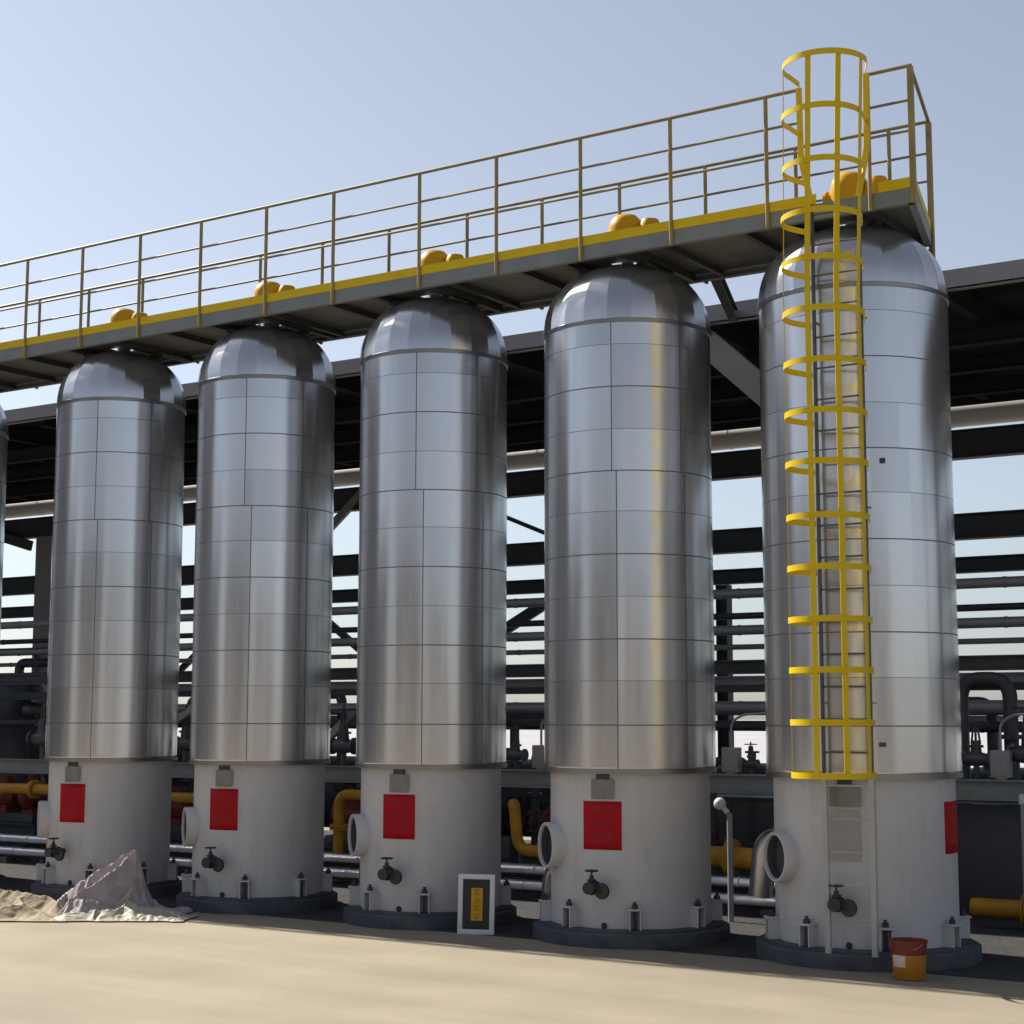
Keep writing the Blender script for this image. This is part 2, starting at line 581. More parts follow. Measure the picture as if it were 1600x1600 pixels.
def dome(i, R, parent):
    bm = bmesh.new()
    G = 22 if i < 5 else 26
    H = ZT - ZS
    K = 16
    sub = 2
    rnd = random.Random(40 + i)
    offs = [rnd.uniform(-0.0016, 0.0016) for _ in range(G)]
    p = 2.25
    top = 0.13
    vals = []
    me_f = []
    for gidx in range(G):
        a0, a1 = 360 * gidx / G, 360 * (gidx + 1) / G
        grid = []
        for k in range(K + 1):
            t = k / K * (pi / 2) * 0.965
            rr = (R + 0.012) * (cos(t) ** (2 / p))
            zz = ZS - 0.02 + (H + 0.02) * (sin(t) ** (2 / p))
            row = []
            for q in range(sub + 1):
                a = a0 + (a1 - a0) * q / sub
                # each gore is rolled flatter than the full circle
                flat = (1 - 0.0065 * (1 - cos(pi * 2 * (q / sub) )) / 2) + offs[gidx] * (0.3 + q / sub)
                d = adir(a)
                row.append(bm.verts.new((d.x * rr * flat, d.y * rr * flat, zz)))
            grid.append(row)
        for k in range(K):
            for q in range(sub):
                f = bm.faces.new([grid[k][q], grid[k][q + 1], grid[k + 1][q + 1], grid[k + 1][q]])
                f.smooth = True
                vals.append(gidx)
    tops = [v for v in bm.verts if v.co.z > ZT - 0.03]
    me = bpy.data.meshes.new('dome')
    bm.to_mesh(me)
    bm.free()
    at = me.attributes.new('sheet', 'FLOAT', 'FACE')
    tone = [rnd.random() for _ in range(G)]
    for j, gi in enumerate(vals):
        at.data[j].value = tone[gi]
    me.materials.append(M['steel'])
    o = bpy.data.objects.new('dome', me)
    COL.objects.link(o)
    o.parent = parent
    m = MB()
    m.lathe([(R - 0.004, ZS - 0.045), (R + 0.012, ZS - 0.042), (R + 0.016, ZS - 0.005), (R + 0.004, ZS + 0.004)], 96)
    m.done('dome_collar', 'lip_and_lap_shadow', parent)
    return o

def anchor_chair_mesh(Rs):
    m = MB()
    # local: x outward, y sideways
    for sy in (-1, 1):
        m.box((Rs + 0.055, sy * 0.052, 0.265), (0.115, 0.012, 0.19))
    m.box((Rs + 0.06, 0, 0.369), (0.135, 0.14, 0.018), bev=0.003)
    return m

def make_valve(parent, loc, ang):
    """small black drain valve with a handwheel, sticking out of the skirt"""
    R = face_dir(adir(ang))
    d = adir(ang)
    m = MB()
    p = Vector(loc)
    m.tube([p, p + d * 0.10], 0.035, 12)
    m.lathe([(0, 0.09), (0.062, 0.09), (0.062, 0.112), (0.04, 0.115), (0.05, 0.15), (0.075, 0.185), (0.05, 0.22), (0.04, 0.25), (0.062, 0.255), (0.062, 0.275), (0, 0.275)], 16, p, R)
    c = p + d * 0.185
    m.tube([c, c + Vector((0, 0, 0.12))], [0.036, 0.022], 10)
    m.box(c + Vector((0, 0, 0.075)), (0.07, 0.07, 0.016), bev=0.003)
    m.tube([c + Vector((0, 0, 0.11)), c + Vector((0, 0, 0.175))], 0.010, 8)
    v = m.done('drain_valve', 'black', parent)
    m = MB()
    hz = c + Vector((0, 0, 0.165))
    k = 18
    m.tube([hz + Vector((cos(2 * pi * q / k) * 0.062, sin(2 * pi * q / k) * 0.062, 0)) for q in range(k + 1)], 0.009, 6)
    for q in range(3):
        a = 2 * pi * q / 3
        m.tube([hz, hz + Vector((cos(a) * 0.06, sin(a) * 0.06, 0))], 0.006, 5)
    m.done('handwheel', 'black', v)
    m = MB()
    side = Vector((cos(radians(ang)), sin(radians(ang)), 0))
    e = c + side * 0.11 - Vector((0, 0, 0.03))
    m.lathe([(0, -0.02), (0.075, -0.02), (0.082, 0), (0.075, 0.02), (0, 0.02)], 18, e, face_dir(d))
    m.tube([c, e], 0.03, 10)
    m.done('blind_disc', 'black', v)

LABELS = [
 'steel tank at the far left edge of the row, mostly cut off',
 'insulated steel tank with the crumpled plastic sheeting at its foot',
 'insulated steel tank between the one with sheeting and the one beside the framed board',
 'insulated steel tank just left of the white framed board on the ground',
 'insulated steel tank just right of the framed board, with a yellow streak reflected in it',
 'widest steel tank, the one with the caged yellow ladder up its front',
]
tanks = []
for i, X in enumerate(XS):
    R = RAD[i]
    Rs = R * 0.93
    t = thing('steel_tank', LABELS[i], 'tank', (X, 0, 0), 0, 'row of insulated steel tanks')
    tanks.append(t)
    sc = R / 0.877
    m = MB()
    m.lathe([(1.0 * sc, 0.002), (1.0 * sc, 0.13), (0.985 * sc, 0.14), (0, 0.14)], 64)
    m.done('plinth', 'plinth', t)
    m = MB()
    m.lathe([(Rs - 0.02, 0.142), (Rs + 0.125, 0.142), (Rs + 0.125, 0.168), (Rs - 0.02, 0.170)], 64)
    m.done('base_ring', 'plinth', t)
    m = MB()
    m.lathe([(Rs, 0.145), (Rs, 0.8), (Rs + .001, 1.2), (Rs, ZB + 0.05)], 96)
    m.done('skirt', 'skirt', t)
    cladding(i, R, t)
    dome(i, R, t)
    # neck between dome and walkway
    m = MB()
    m.lathe([(0.17, ZT - 0.06), (0.15, ZT - 0.02), (0.10, ZT - 0.01), (0.085, ZT + 0.02), (0.085, 7.40), (0.16, 7.40), (0.16, 7.43), (0.085, 7.43)], 24)
    m.done('top_neck', 'black', t)
    # orange vent valve standing through the deck
    m = MB()
    m.lathe([(0.10, 7.43), (0.17, 7.44), (0.185, 7.50), (0.19, 7.60), (0.17, 7.68), (0.12, 7.735), (0.05, 7.755), (0, 7.757)], 24)
    m.lathe([(0.08, 0), (0.08, 0.10), (0.10, 0.105), (0.10, 0.13), (0, 0.13)], 18, (-0.12, 0, 7.50), face_dir((-1, 0, 0)))
    v = m.done('vent_valve', 'orange', t)
    m = MB()
    m.lathe([(0.10, 7.43), (0.125, 7.46), (0.125, 7.58), (0.09, 7.65), (0, 7.68)], 18, (0.30, 0.0, 0))
    m.tube([(0.1, 0, 7.5), (0.26, 0, 7.5)], 0.06, 12)
    m.done('side_cap', 'orange', v)
    # anchor chairs
    for k in range(8):
        ang = -14.0 + 46.0 * k if k < 8 else 0
        if k > 4 and k != 7:
            continue
        if i == 0 and k > 3:
            continue
        m = anchor_chair_mesh(Rs)
        c = m.done('anchor_chair', 'skirt', t, None, radians(ang - 90))
        m = MB()
        m.tube([(Rs + 0.065, 0, 0.17), (Rs + 0.065, 0, 0.445)], 0.016, 8)
        m.lathe([(0.030, 0.378), (0.033, 0.38), (0.033, 0.415), (0.026, 0.42)], 6, (Rs + 0.065, 0, 0), None, False, True, True)
        m.done('anchor_bolt', 'bolt', c)
    # manhole: short open pipe with rounded rim, facing front-left
    d = adir(-38)
    Rm = face_dir(d)
    o = d * (Rs - 0.06) + Vector((0, 0, 0.955))
    m = MB()
    L = 0.175
    m.lathe([(0.235, 0), (0.235, L - 0.012), (0.228, L), (0.208, L), (0.202, L - 0.012), (0.202, L - 0.03)], 40, o, Rm)
    mh = m.done('access_pipe', 'skirt', t)
    m = MB()
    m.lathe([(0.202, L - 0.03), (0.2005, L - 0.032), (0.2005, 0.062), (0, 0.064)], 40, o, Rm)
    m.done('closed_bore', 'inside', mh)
    # nameplate, red notice
    def curved(name, a0, a1, z0, z1, r, mt, parent, nA=8, thick=0.004):
        m = MB()
        rows = []
        for rr in (r, r + thick):
            rows.append([[m.b.verts.new(adir(a0 + (a1 - a0) * q / nA) * rr + Vector((0, 0, z))) for q in range(nA + 1)] for z in (z0, z1)])
        for q in range(nA):
            m.face([rows[1][0][q], rows[1][0][q + 1], rows[1][1][q + 1], rows[1][1][q]], True)
            m.face([rows[0][0][q], rows[0][1][q], rows[0][1][q + 1], rows[0][0][q + 1]], True)
            m.face([rows[0][1][q], rows[1][1][q], rows[1][1][q + 1], rows[0][1][q + 1]])
            m.face([rows[0][0][q], rows[0][0][q + 1], rows[1][0][q + 1], rows[1][0][q]])
        for q in (0, nA):
            m.face([rows[0][0][q], rows[1][0][q], rows[1][1][q], rows[0][1][q]])
        return m.done(name, mt, parent)
    pl = curved('nameplate', 2.5 if i < 5 else 1, 18.5 if i < 5 else 20, 1.45, 1.645, Rs + 0.022, 'plate', t)
    m = MB()
    m.bar(adir(10.5) * (Rs - 0.01) + Vector((0, 0, 1.675)), adir(10.5) * (Rs + 0.025) + Vector((0, 0, 1.675)), 0.13, 0.07)
    m.done('bracket', 'dark', pl)
    s0, s1 = (-4.6, 23.6) if i < 5 else (79.5, 107)
    dz = 0 if i < 5 else 0.06
    # the notice: one sheet whose print is a second colour on the same sheet
    rnd = random.Random(i)
    lines = ((1.345, .14, .80), (1.31, .2, .72), (1.215, .25, .78), (1.175, .2, .68), (1.09, .15, .82), (1.05, .22, .7))
    zz = sorted({0.945, 1.425} | {q for z, _, _ in lines for q in (z, z + .018)})
    m = MB()
    NA = 56
    gap = {(z, k) for z, _, _ in lines for k in range(NA) if rnd.random() < .28}
    g2 = [[m.b.verts.new(adir(s0 + (s1 - s0) * k / NA) * (Rs + 0.006) + Vector((0, 0, z + dz))) for k in range(NA + 1)] for z in zz]
    for j in range(len(zz) - 1):
        ln = [q for q in lines if abs(q[0] - zz[j]) < 1e-6]
        for k in range(NA):
            m.mi = 1 if ln and ln[0][1] < k / NA < ln[0][2] and (zz[j], k) not in gap else 0
            m.face([g2[j][k], g2[j][k + 1], g2[j + 1][k + 1], g2[j + 1][k]], True)
    sg = m.done('red_notice', ['red', 'redtext'], t)
    so = sg.modifiers.new('thickness', 'SOLIDIFY')
    so.thickness = 0.003
    if i == 5:
        curved('blank_plate', 0.5, 19.5, 0.955, 1.42, Rs + 0.004, 'blankplate', t)
    # vent hole
    dd = adir(11)
    m = MB()
    m.lathe([(0, 0.02), (0.024, 0.02), (0.03, 0.012), (0.03, -0.02)], 14, dd * Rs + Vector((0, 0, 0.20)), face_dir(dd))
    m.done('weep_hole', 'black', t)
    make_valve(t, adir(7 if i > 1 else 2) * (Rs - 0.01) + Vector((0, 0, 0.585)), 7 if i > 1 else 2)
    # aluminium lagged outlet bend on the left flank
    zb = {5: 1.02, 4: 0.62, 3: 0.72, 2: 0.72, 1: 0.75, 0: 0.7}[i]
    m = MB()
    a = Vector((-Rs + 0.05, 0.25, zb))
    rr = 0.125 if i == 5 else 0.09
    m.tube([a, a + Vector((-0.36, 0.02, 0.02)), a + Vector((-0.44, 0.06, -0.55))], rr, 18, True, 0.26, 10)
    m.done('lagged_outlet', 'lag', t)

# ladder-tank details: small cable clip
m = MB()
m.box((0.925, 0, 0), (0.06, 0.05, 0.05), bev=0.008)
c = m.done('cladding_clip', 'dark', tanks[5], (0, 0, 4.66), radians(-53))
m = MB()
m.box((0.935, 0, 0), (0.04, 0.06, 0.04), bev=0.008)
c = m.done('cladding_clip', 'dark', tanks[5], (0, 0, 2.02), radians(-57))

# ------------------------------------------------------------------ walkway over the tanks
wk = thing('walkway', 'long steel walkway with yellow handrails above the tanks', 'walkway', (0, 0, 7.2))
YF, YBK = -0.70, 0.825
ZD = 0.0                      # deck height in the walkway's own coordinates
XL = -17.5
XF, XB = 0.92, 0.54           # skewed right-hand end
def wpart(m, name, mt, parent=None):
    return m.done(name, mt, parent or wk)
m = MB()
th = 0.006
v = [(XL, YF + .03), (XF - .03, YF + .03), (XB - .03, YBK - .03), (XL, YBK - .03)]
# deck plate with openings is seen from below only: plate panels between the tank necks
cut = sorted([XL] + [x + s * 0.24 for x in XS for s in (-1, 1)])
def xr(y):
    return XF + (XB - XF) * (y - YF) / (YBK - YF) - 0.03
edges = [XL]
for x in XS:
    edges += [x - .13, x + .13]
edges += [99]
segs = []
for k in range(0, len(edges) - 1):
    segs.append((edges[k], edges[k + 1], k % 2 == 1))
for a, b, hole in segs:
    if a > 0.85:
        continue
    for y0, y1 in (((YF + .03, -.12), (.12, YBK - .03)) if hole else ((YF + .03, YBK - .03),)):
        p = [(a, y0), (min(b, xr(y0)), y0), (min(b, xr(y1)), y1), (a, y1)]
        m = MB()
        top = [m.b.verts.new((x, y, ZD)) for x, y in p]
        bot = [m.b.verts.new((x, y, ZD - th)) for x, y in p]
        m.face(top)
        m.face(list(reversed(bot)))
        for q in range(4):
            m.face([top[q], bot[q], bot[(q + 1) % 4], top[(q + 1) % 4]])
        wpart(m, 'deck_plate', 'deck')
def channel(a, b, name, mt='beam'):
    m = MB()
    a, b = Vector(a), Vector(b)
    d = (b - a).normalized()
    nrm = Vector((-d.y, d.x, 0))
    m.bar(a, b, 0.012, 0.155)
    for sz in (-1, 1):
        m.bar(a + nrm * .034 + Vector((0, 0, sz * .0715)), b + nrm * .034 + Vector((0, 0, sz * .0715)), 0.056, 0.012)
    return wpart(m, name, mt)
zc = -0.016
channel((XL, YF, zc), (XF, YF, zc), 'edge_beam')
channel((XB, YBK, zc), (XL, YBK, zc), 'edge_beam')
channel((XF + .008, YF + .01, zc), (XB + .008, YBK - .01, zc), 'edge_beam')
x = XL + 0.4
k = 0
while x < 0.6:
    if min(abs(x - q - .05) for q in XS) > 0.36:
        m = MB()
        m.ibeam((x, YF + .065, zc - .01), (x, YBK - .065, zc - .01), 0.06, 0.12, 0.01)
        wpart(m, 'cross_beam', 'dark')
    x += 0.9
for X in XS:
    for s in (-1, 1):
        m = MB()
        m.bar((X + s * .42, YF + .065, zc - .015), (X + s * .42, YBK - .065, zc - .015), 0.07, 0.12)
        wpart(m, 'cross_beam', 'dark')
    # saddle bracket from dome to walkway
    for sy in (-1, 1):
        for sx in (-1, 1):
            m = MB()
            m.bar((X + sx * .42, sy * .30, zc - .07), (X + sx * .20, sy * .17, -0.13), 0.05, 0.06)
            wpart(m, 'dome_bracket', 'dark')
# toe boards
CAGE0, CAGE1 = 0.02, 0.52
m = MB()
m.bar((XL, YF - .008, .109), (CAGE0 - .08, YF - .008, .109), 0.006, 0.102)
wpart(m, 'toe_board', 'yellow')
m = MB()
m.bar((CAGE1 + .06, YF - .008, .109), (XF, YF - .008, .109), 0.006, 0.102)
wpart(m, 'toe_board', 'yellow')
m = MB()
m.bar((XL, YBK + .008, .109), (XB, YBK + .008, .109), 0.006, 0.102)
wpart(m, 'toe_board', 'yellow')
m = MB()
m.bar((XF + .016, YF + .02, .109), (XB + .016, YBK - .02, .109), 0.006, 0.102)
wpart(m, 'toe_board', 'yellow')
FX = [-16.9, -15.8, -14.7, -13.62, -12.58, -11.533, -10.451, -9.378, -8.306, -7.218, -6.16, -4.894, -3.833, -2.746, -1.658, -0.576, 0.50]
BX = [-16.3, -15.2, -14.16, -13.103, -12.048, -10.95, -9.84, -8.727, -7.644, -6.544, -5.329, -4.232, -3.163, -2.05, -0.95, 0.115]
TOPZ = 1.25
def post(x, y, ztop=TOPZ, zb=-0.11):
    m = MB()
    m.tube([(x, y, zb), (x, y, ztop)], 0.021, 10)
    m.box((x, y + (.016 if y < 0 else -.016), -0.05), (0.06, 0.012, 0.10))
    wpart(m, 'rail_post', 'rail')
for x in FX:
    if x < 0 or x > .4:
        post(x, YF - .022)
for x in BX:
    post(x, YBK + .022)
# corner posts at the end: flat angle irons, wider than the tube posts
for (x, y, zb) in ((XF + .01, YF - .022, -.1), (XB + .01, YBK + .022, -.72)):
    m = MB()
    m.bar((x, y, zb), (x, y, TOPZ - .01), 0.05, 0.05)
    wpart(m, 'rail_post', 'rail')
def rail(a, b, r, name='handrail', mt='railbar'):
    m = MB()
    m.tube([a, b], r, 10)
    wpart(m, name, mt)
for z, r in ((TOPZ, .019), (.91, .0135), (.61, .0135)):
    rail((XL, YF - .022, z), (-0.22, YF - .022, z), r, 'handrail' if z == TOPZ else 'mid_rail')
    rail((.48, YF - .022, z), (XF + .01, YF - .022, z), r, 'handrail' if z == TOPZ else 'mid_rail')
    rail((XL, YBK + .022, z), (XB + .01, YBK + .022, z), r, 'handrail' if z == TOPZ else 'mid_rail')
rail((XF + .01, YF - .022, TOPZ), (XB + .01, YBK + .022, TOPZ), .019)
# link beam back to the pipe rack
m = MB()
m.ibeam((-1.95, YBK + .03, .0), (-2.75, 2.97, .05), 0.11, 0.15, 0.014)
wpart(m, 'link_beam', 'rackbeam')
# stay under the walkway end
m = MB()
m.bar((XB - .02, YBK - .02, -.14), (XB + .02, .70, -0.72), 0.05, 0.05)
m.bar((XB - .5, YBK - .04, -.14), (XB - .03, YBK - .04, -0.14), 0.05, 0.04)
wpart(m, 'end_stay', 'dark')

# ------------------------------------------------------------------ caged ladder
LX = 0.26
ld = thing('caged_ladder', 'tall yellow ladder with hooped safety cage on the widest tank', 'ladder', (LX, -1.02, 0))
def lpart(m, name, mt):
    return m.done(name, mt, ld)
ZLT = 8.34
for s in (-1, 1):
    m = MB()
    m.bar((s * .222, 0, .142), (s * .232, 0, 1.73), 0.05, 0.045, Vector((0, 1, 0)))
    lpart(m, 'lower_stringer', 'ladderpaint')
    m = MB()
    m.bar((s * .232, 0, 1.73), (s * .236, 0, 7.15), 0.016, 0.06, Vector((0, 1, 0)))
    lpart(m, 'stringer', 'galv')
    m = MB()
    pts = [(s * .236, 0, 7.15), (s * .335, 0, 7.62), (s * .345, 0, ZLT)]
    for a, b in zip(pts, pts[1:]):
        m.bar(a, b, 0.05, 0.035, Vector((0, 1, 0)))
    lpart(m, 'grab_stringer', 'yellow')
z = 0.45
while z < 7.2:
    m = MB()
    m.tube([(-.225, 0, z), (.225, 0, z)], 0.009, 8)
    lpart(m, 'rung', 'ladderpaint' if z < 1.7 else 'galv')
    z += 0.30
HZ = [1.755, 2.223, 2.688, 3.14, 3.606, 4.07, 4.558, 5.022, 5.489, 5.966, 6.439, 6.88, 7.36, 7.865, 8.375]
def hoop(z, R, cy, sx=0.0, w=0.055):
    e = .262 if z < 7.4 else .335
    pts = [(-e - sx, 0.0)]
    for k in range(0, 29):
        a = (-114 + 228 * k / 28) if z < 7.4 else (-100 + 200 * k / 28)
        pts.append((R * sin(radians(a)), cy - R * cos(radians(a))))
    pts.append((e - sx, 0.0))
    m = MB()
    prev = None
    t = 0.007
    for j, (x, y) in enumerate(pts):
        if j == 0:
            nx, ny = -1, 0
        elif j == len(pts) - 1:
            nx, ny = 1, 0
        else:
            dx, dy = x, y - cy
            L = sqrt(dx * dx + dy * dy)
            nx, ny = dx / L, dy / L
        q = [m.b.verts.new((x + sx + nx * e, y + ny * e, z + h)) for e, h in ((0, -w / 2), (t, -w / 2), (t, w / 2), (0, w / 2))]
        if prev:
            for a in range(4):
                m.face([prev[a], prev[(a + 1) % 4], q[(a + 1) % 4], q[a]], a in (1, 3))
        else:
            m.face(list(reversed(q)))
        prev = q
    m.face(prev)
    lpart(m, 'hoop', 'yellow')
for j, z in enumerate(HZ):
    hoop(z, 0.39 if j == len(HZ) - 1 else 0.37, -0.33 if j < 14 else -0.29, .05 if j == len(HZ) - 1 else (.025 if j > 11 else 0))
for a in (-67, 0, 42, 84):
    m = MB()
    R = 0.363
    p = []
    for z in (1.73, 6.2, 8.4):
        RR = R if z < 8 else 0.383
        cy = -0.33 if z < 8 else -0.29
        p.append(Vector((RR * sin(radians(a)) + (.045 if z > 8 else 0), cy - RR * cos(radians(a)), z)))
    up = Vector((sin(radians(a)), -cos(radians(a)), 0))
    for A, B in zip(p, p[1:]):
        m.bar(A, B, 0.052, 0.007, up)
    lpart(m, 'cage_bar', 'yellow')
# standoff brackets that hold the ladder to the tank
for z in (2.4, 4.2, 6.0):
    m = MB()
    for s in (-1, 1):
        m.bar((s * .232, 0.0, z), (s * .232, 0.11 + 0.0, z), 0.04, 0.012)
    lpart(m, 'standoff', 'beam')

# ------------------------------------------------------------------ pipe rack behind the tanks
rk = thing('pipe_rack', 'dark steel pipe rack with a deep covered deck behind the tanks', 'pipe rack', (0, 3.0, 0))
def rp(m, name, mt='rackbeam'):
    o = m.done(name, mt)
    o.parent = rk
    o.matrix_parent_inverse = Matrix.Translation((0, -3.0, 0))
    return o
RX0, RX1 = -60.0, 14.0
ZK = 7.20
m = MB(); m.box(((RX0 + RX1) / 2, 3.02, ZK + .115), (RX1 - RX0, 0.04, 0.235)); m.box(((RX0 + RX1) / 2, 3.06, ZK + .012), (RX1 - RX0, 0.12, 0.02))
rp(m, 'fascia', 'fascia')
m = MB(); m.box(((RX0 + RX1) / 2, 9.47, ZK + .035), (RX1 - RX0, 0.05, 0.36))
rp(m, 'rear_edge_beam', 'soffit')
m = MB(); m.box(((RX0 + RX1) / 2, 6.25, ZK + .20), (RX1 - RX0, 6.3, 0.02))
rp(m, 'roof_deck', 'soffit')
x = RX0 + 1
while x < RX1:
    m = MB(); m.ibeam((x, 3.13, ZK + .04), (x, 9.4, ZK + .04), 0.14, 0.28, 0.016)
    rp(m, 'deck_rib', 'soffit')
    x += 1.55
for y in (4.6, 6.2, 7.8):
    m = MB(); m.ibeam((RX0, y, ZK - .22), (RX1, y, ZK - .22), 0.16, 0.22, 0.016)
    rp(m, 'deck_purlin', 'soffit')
BACK = [(9.3, 6.42, 0.22, 0.44), (9.3, 5.155, 0.24, 0.39), (9.3, 4.57, 0.2, 0.24)]
for y, z, w, h in BACK:
    m = MB(); m.ibeam((RX0, y, z), (RX1, y, z), w, h, 0.022)
    rp(m, 'long_beam', 'rackbeam')
for y, z, w, h in ((3.2, 2.885, .15, .17), (3.2, 1.465, .16, .23), (9.3, 1.3, .2, .3)):
    m = MB(); m.ibeam((RX0, y, z), (RX1, y, z), w, h, 0.016)
    rp(m, 'long_beam', 'beam' if z < 1.6 and y < 4 else 'rackbeam')
colx = [-26.3, -19.9, -13.5, -7.5, -1.3, 4.9, 11.1]
for x in colx:
    for y in (3.2, 9.3):
        x2 = -3.6 if (x == -1.3 and y > 9) else x
        m = MB(); m.ibeam((x2, y, 0.0), (x2, y, ZK - (.02 if y < 5 else .6)), 0.24, 0.26, 0.018, Vector((1, 0, 0)))
        m.box((x2, y, .012), (.42, .42, .024))
        rp(m, 'column', 'rackbeam')
    for z in (1.22, 2.20):
        m = MB(); m.ibeam((x, 3.33, z), (x, 9.17, z), 0.16, 0.2, 0.016)
        rp(m, 'cross_beam', 'rackbeam')
    for s in ((-1,) if x == -1.3 else ()):
        m = MB(); m.bar((x + s * .14, 3.2, 5.35), (x + s * 1.95, 3.2, 7.02), 0.12, 0.33, Vector((0, 0, 1)))
        rp(m, 'knee_brace', 'brace')
for x, zt in ((-6.07, 4.44), (-28.0, 4.44), (-14.9, 4.44)):
    m = MB(); m.ibeam((x, 9.3, 0), (x, 9.3, zt), 0.2, 0.2, 0.016, Vector((1, 0, 0)))
    rp(m, 'column', 'rackbeam')
m = MB(); m.box((-22.45, 9.35, 3.1), (0.5, 0.42, 6.2), bev=.02)
rp(m, 'column', 'fascia')
for x in (-2.4, -9.6, -16.8, -24):
    m = MB(); m.bar((x, 6, 0), (x, 6, 3.95), 0.14, 0.14)
    for z in (2.26, 3.38, 3.92):
        m.bar((x, 5.7, z - .02), (x, 6.3, z - .02), 0.1, 0.06)
    rp(m, 'pipe_support', 'rackbeam')
for a, b, w, mt in (((-13.5, 9.42, 7.1), (-7.5, 9.42, 4.66), .07, 'rackbeam'), ((-13.5, 9.44, 2.3), (-9.2, 9.44, 4.5), .2, 'rackbeam'),
                    ((-15.6, 9.44, 4.8), (-12.9, 9.44, 2.9), .13, 'rackbeam'), ((-15.4, 9.2, 5.1), (-13.0, 9.2, 7.0), .16, 'brace'),
                    ((-10.1, 3.34, 1.5), (-8.1, 3.34, 3.05), .11, 'fascia'), ((-19.4, 9.44, 2.6), (-16.6, 9.44, 4.6), .12, 'rackbeam'),
                    ((-25.6, 9.1, 6.75), (-22.8, 9.1, 6.0), .22, 'rackbeam'), ((-13.5, 3.1, 1.6), (-10.6, 3.1, 3.1), .1, 'fascia')):
    m = MB(); m.bar(a, b, 0.08, w)
    rp(m, 'diagonal_brace', mt)

# pipes lying along the rack
PG = 'pipes running along the rack'
def longpipe(y, z, r, mt, label, name='rack_pipe'):
    t = thing(name, label, 'pipe', (0, y, z), 0, PG)
    prof = [(0, RX0), (r, RX0)]
    x = RX0 + .7
    while x < RX1:
        prof += [(r, x - .021), (r + .006, x - .02), (r + .006, x + .02), (r, x + .021)]
        x += 1.9
    prof += [(r, RX1), (0, RX1)]
    m = MB(); m.lathe(prof, 18, (0, 0, 0), face_dir((1, 0, 0)))
    m.done('pipe_shell', mt, t)
    return t
longpipe(9.72, 6.97, .20, 'pale', 'thick pale lagged pipe under the back of the rack deck')
longpipe(6, 4.02, .07, 'greypipe', 'upper thin grey pipe in the middle of the rack')
longpipe(6, 3.50, .07, 'greypipe', 'lower thin grey pipe midway up the rack, with sky above and below')
longpipe(9.0, 3.40, .045, 'greypipe', 'thinnest grey pipe at the back of the rack')
longpipe(6, 2.40, .10, 'greypipe', 'grey pipe at eye level behind the tanks')

longpipe(7.6, 2.78, .12, 'greypipe', 'fat grey pipe above eye level deep inside the rack')
longpipe(4.9, 2.16, .07, 'vessel', 'dark pipe just below eye level inside the rack')
longpipe(7.2, 3.78, .05, 'vessel', 'thin dark pipe between the two thin grey pipes of the rack')
t = thing('cable_tray', 'dark perforated cable tray running along the rack at eye level', 'cable tray', (0, 4.2, 2.60))
m = MB(); m.box((-23, 0, 0), (74, .3, .008)); m.done('tray_floor', 'rackbeam', t)
for sy in (-1, 1):
    m = MB(); m.box((-23, sy * .152, .04), (74, .005, .09)); m.done('tray_side', 'rackbeam', t)
for k in range(5):
    m = MB(); m.tube([(-60, -.1 + .05 * k, .03), (14, -.1 + .05 * k, .03)], .018, 8); m.done('cable', 'black', t)

# ------------------------------------------------------------------ unseen sheds added to block sky and darken the tank reflections
def blocker_shed(loc, w, d, h, mt, label, rot=0, bays=6):
    t = thing('blocker', label, 'unseen building', loc, rot, 'unseen blocks added for the tank reflections')
    m = MB()
    rise = d * .10
    pts = [(-d / 2, 0), (-d / 2, h), (0, h + rise), (d / 2, h), (d / 2, 0)]
    A = [m.b.verts.new((-w / 2, y, z)) for y, z in pts]
    B = [m.b.verts.new((w / 2, y, z)) for y, z in pts]
    m.face(A); m.face(list(reversed(B)))
    for q in range(5):
        m.face([A[q], B[q], B[(q + 1) % 5], A[(q + 1) % 5]])
    m.done('walls', mt, t)
    for s in (-1, 1):
        m = MB()
        m.bar((0, s * (d / 4 + .2), h + rise / 2 + .05), (0, s * (d / 4 + .2) + .001, h + rise / 2 + .05), .01, .01)
        m = MB()
        a = [(-w / 2 - .4, s * (d / 2 + .5), h - rise * .1 + .06), (w / 2 + .4, s * (d / 2 + .5), h - rise * .1 + .06), (w / 2 + .4, 0, h + rise + .06), (-w / 2 - .4, 0, h + rise + .06)]
        tp = [m.b.verts.new(Vector(p) + Vector((0, 0, .12))) for p in a]
        bt = [m.b.verts.new(p) for p in a]
        m.face(tp); m.face(list(reversed(bt)))
        for q in range(4):
            m.face([tp[q], bt[q], bt[(q + 1) % 4], tp[(q + 1) % 4]])
        m.done('roof', 'fascia', t)
    for k in range(bays):
        x = -w / 2 + w * (k + .5) / bays
        m = MB()
        if k % 3 == 1:
            m.box((x, d / 2 + .03, 2.4), (w / bays * .55, .06, 4.8)); m.done('blocker_roller_door', 'greypipe', t)
        else:
            m.box((x, d / 2 + .03, h * .6), (w / bays * .6, .06, 1.3)); m.done('blocker_window_strip', 'vessel', t)
    return t
blocker_shed((-8, -62, 0), 40, 18, 9.5, 'blocker_shed', 'long grey warehouse added unseen behind the camera for the tank reflections')
blocker_shed((40, -48, 0), 36, 16, 7.5, 'brace', 'brownish warehouse added unseen behind the camera to the right', radians(20))
blocker_shed((-62, -50, 0), 36, 18, 11, 'fascia', 'tall grey warehouse added unseen behind the camera to the left', radians(-25))
blocker_shed((-46, -11.5, 0), 24, 12, 15, 'farground', 'tall grey hall added unseen at the left to darken the tank reflections', radians(-76), 5)

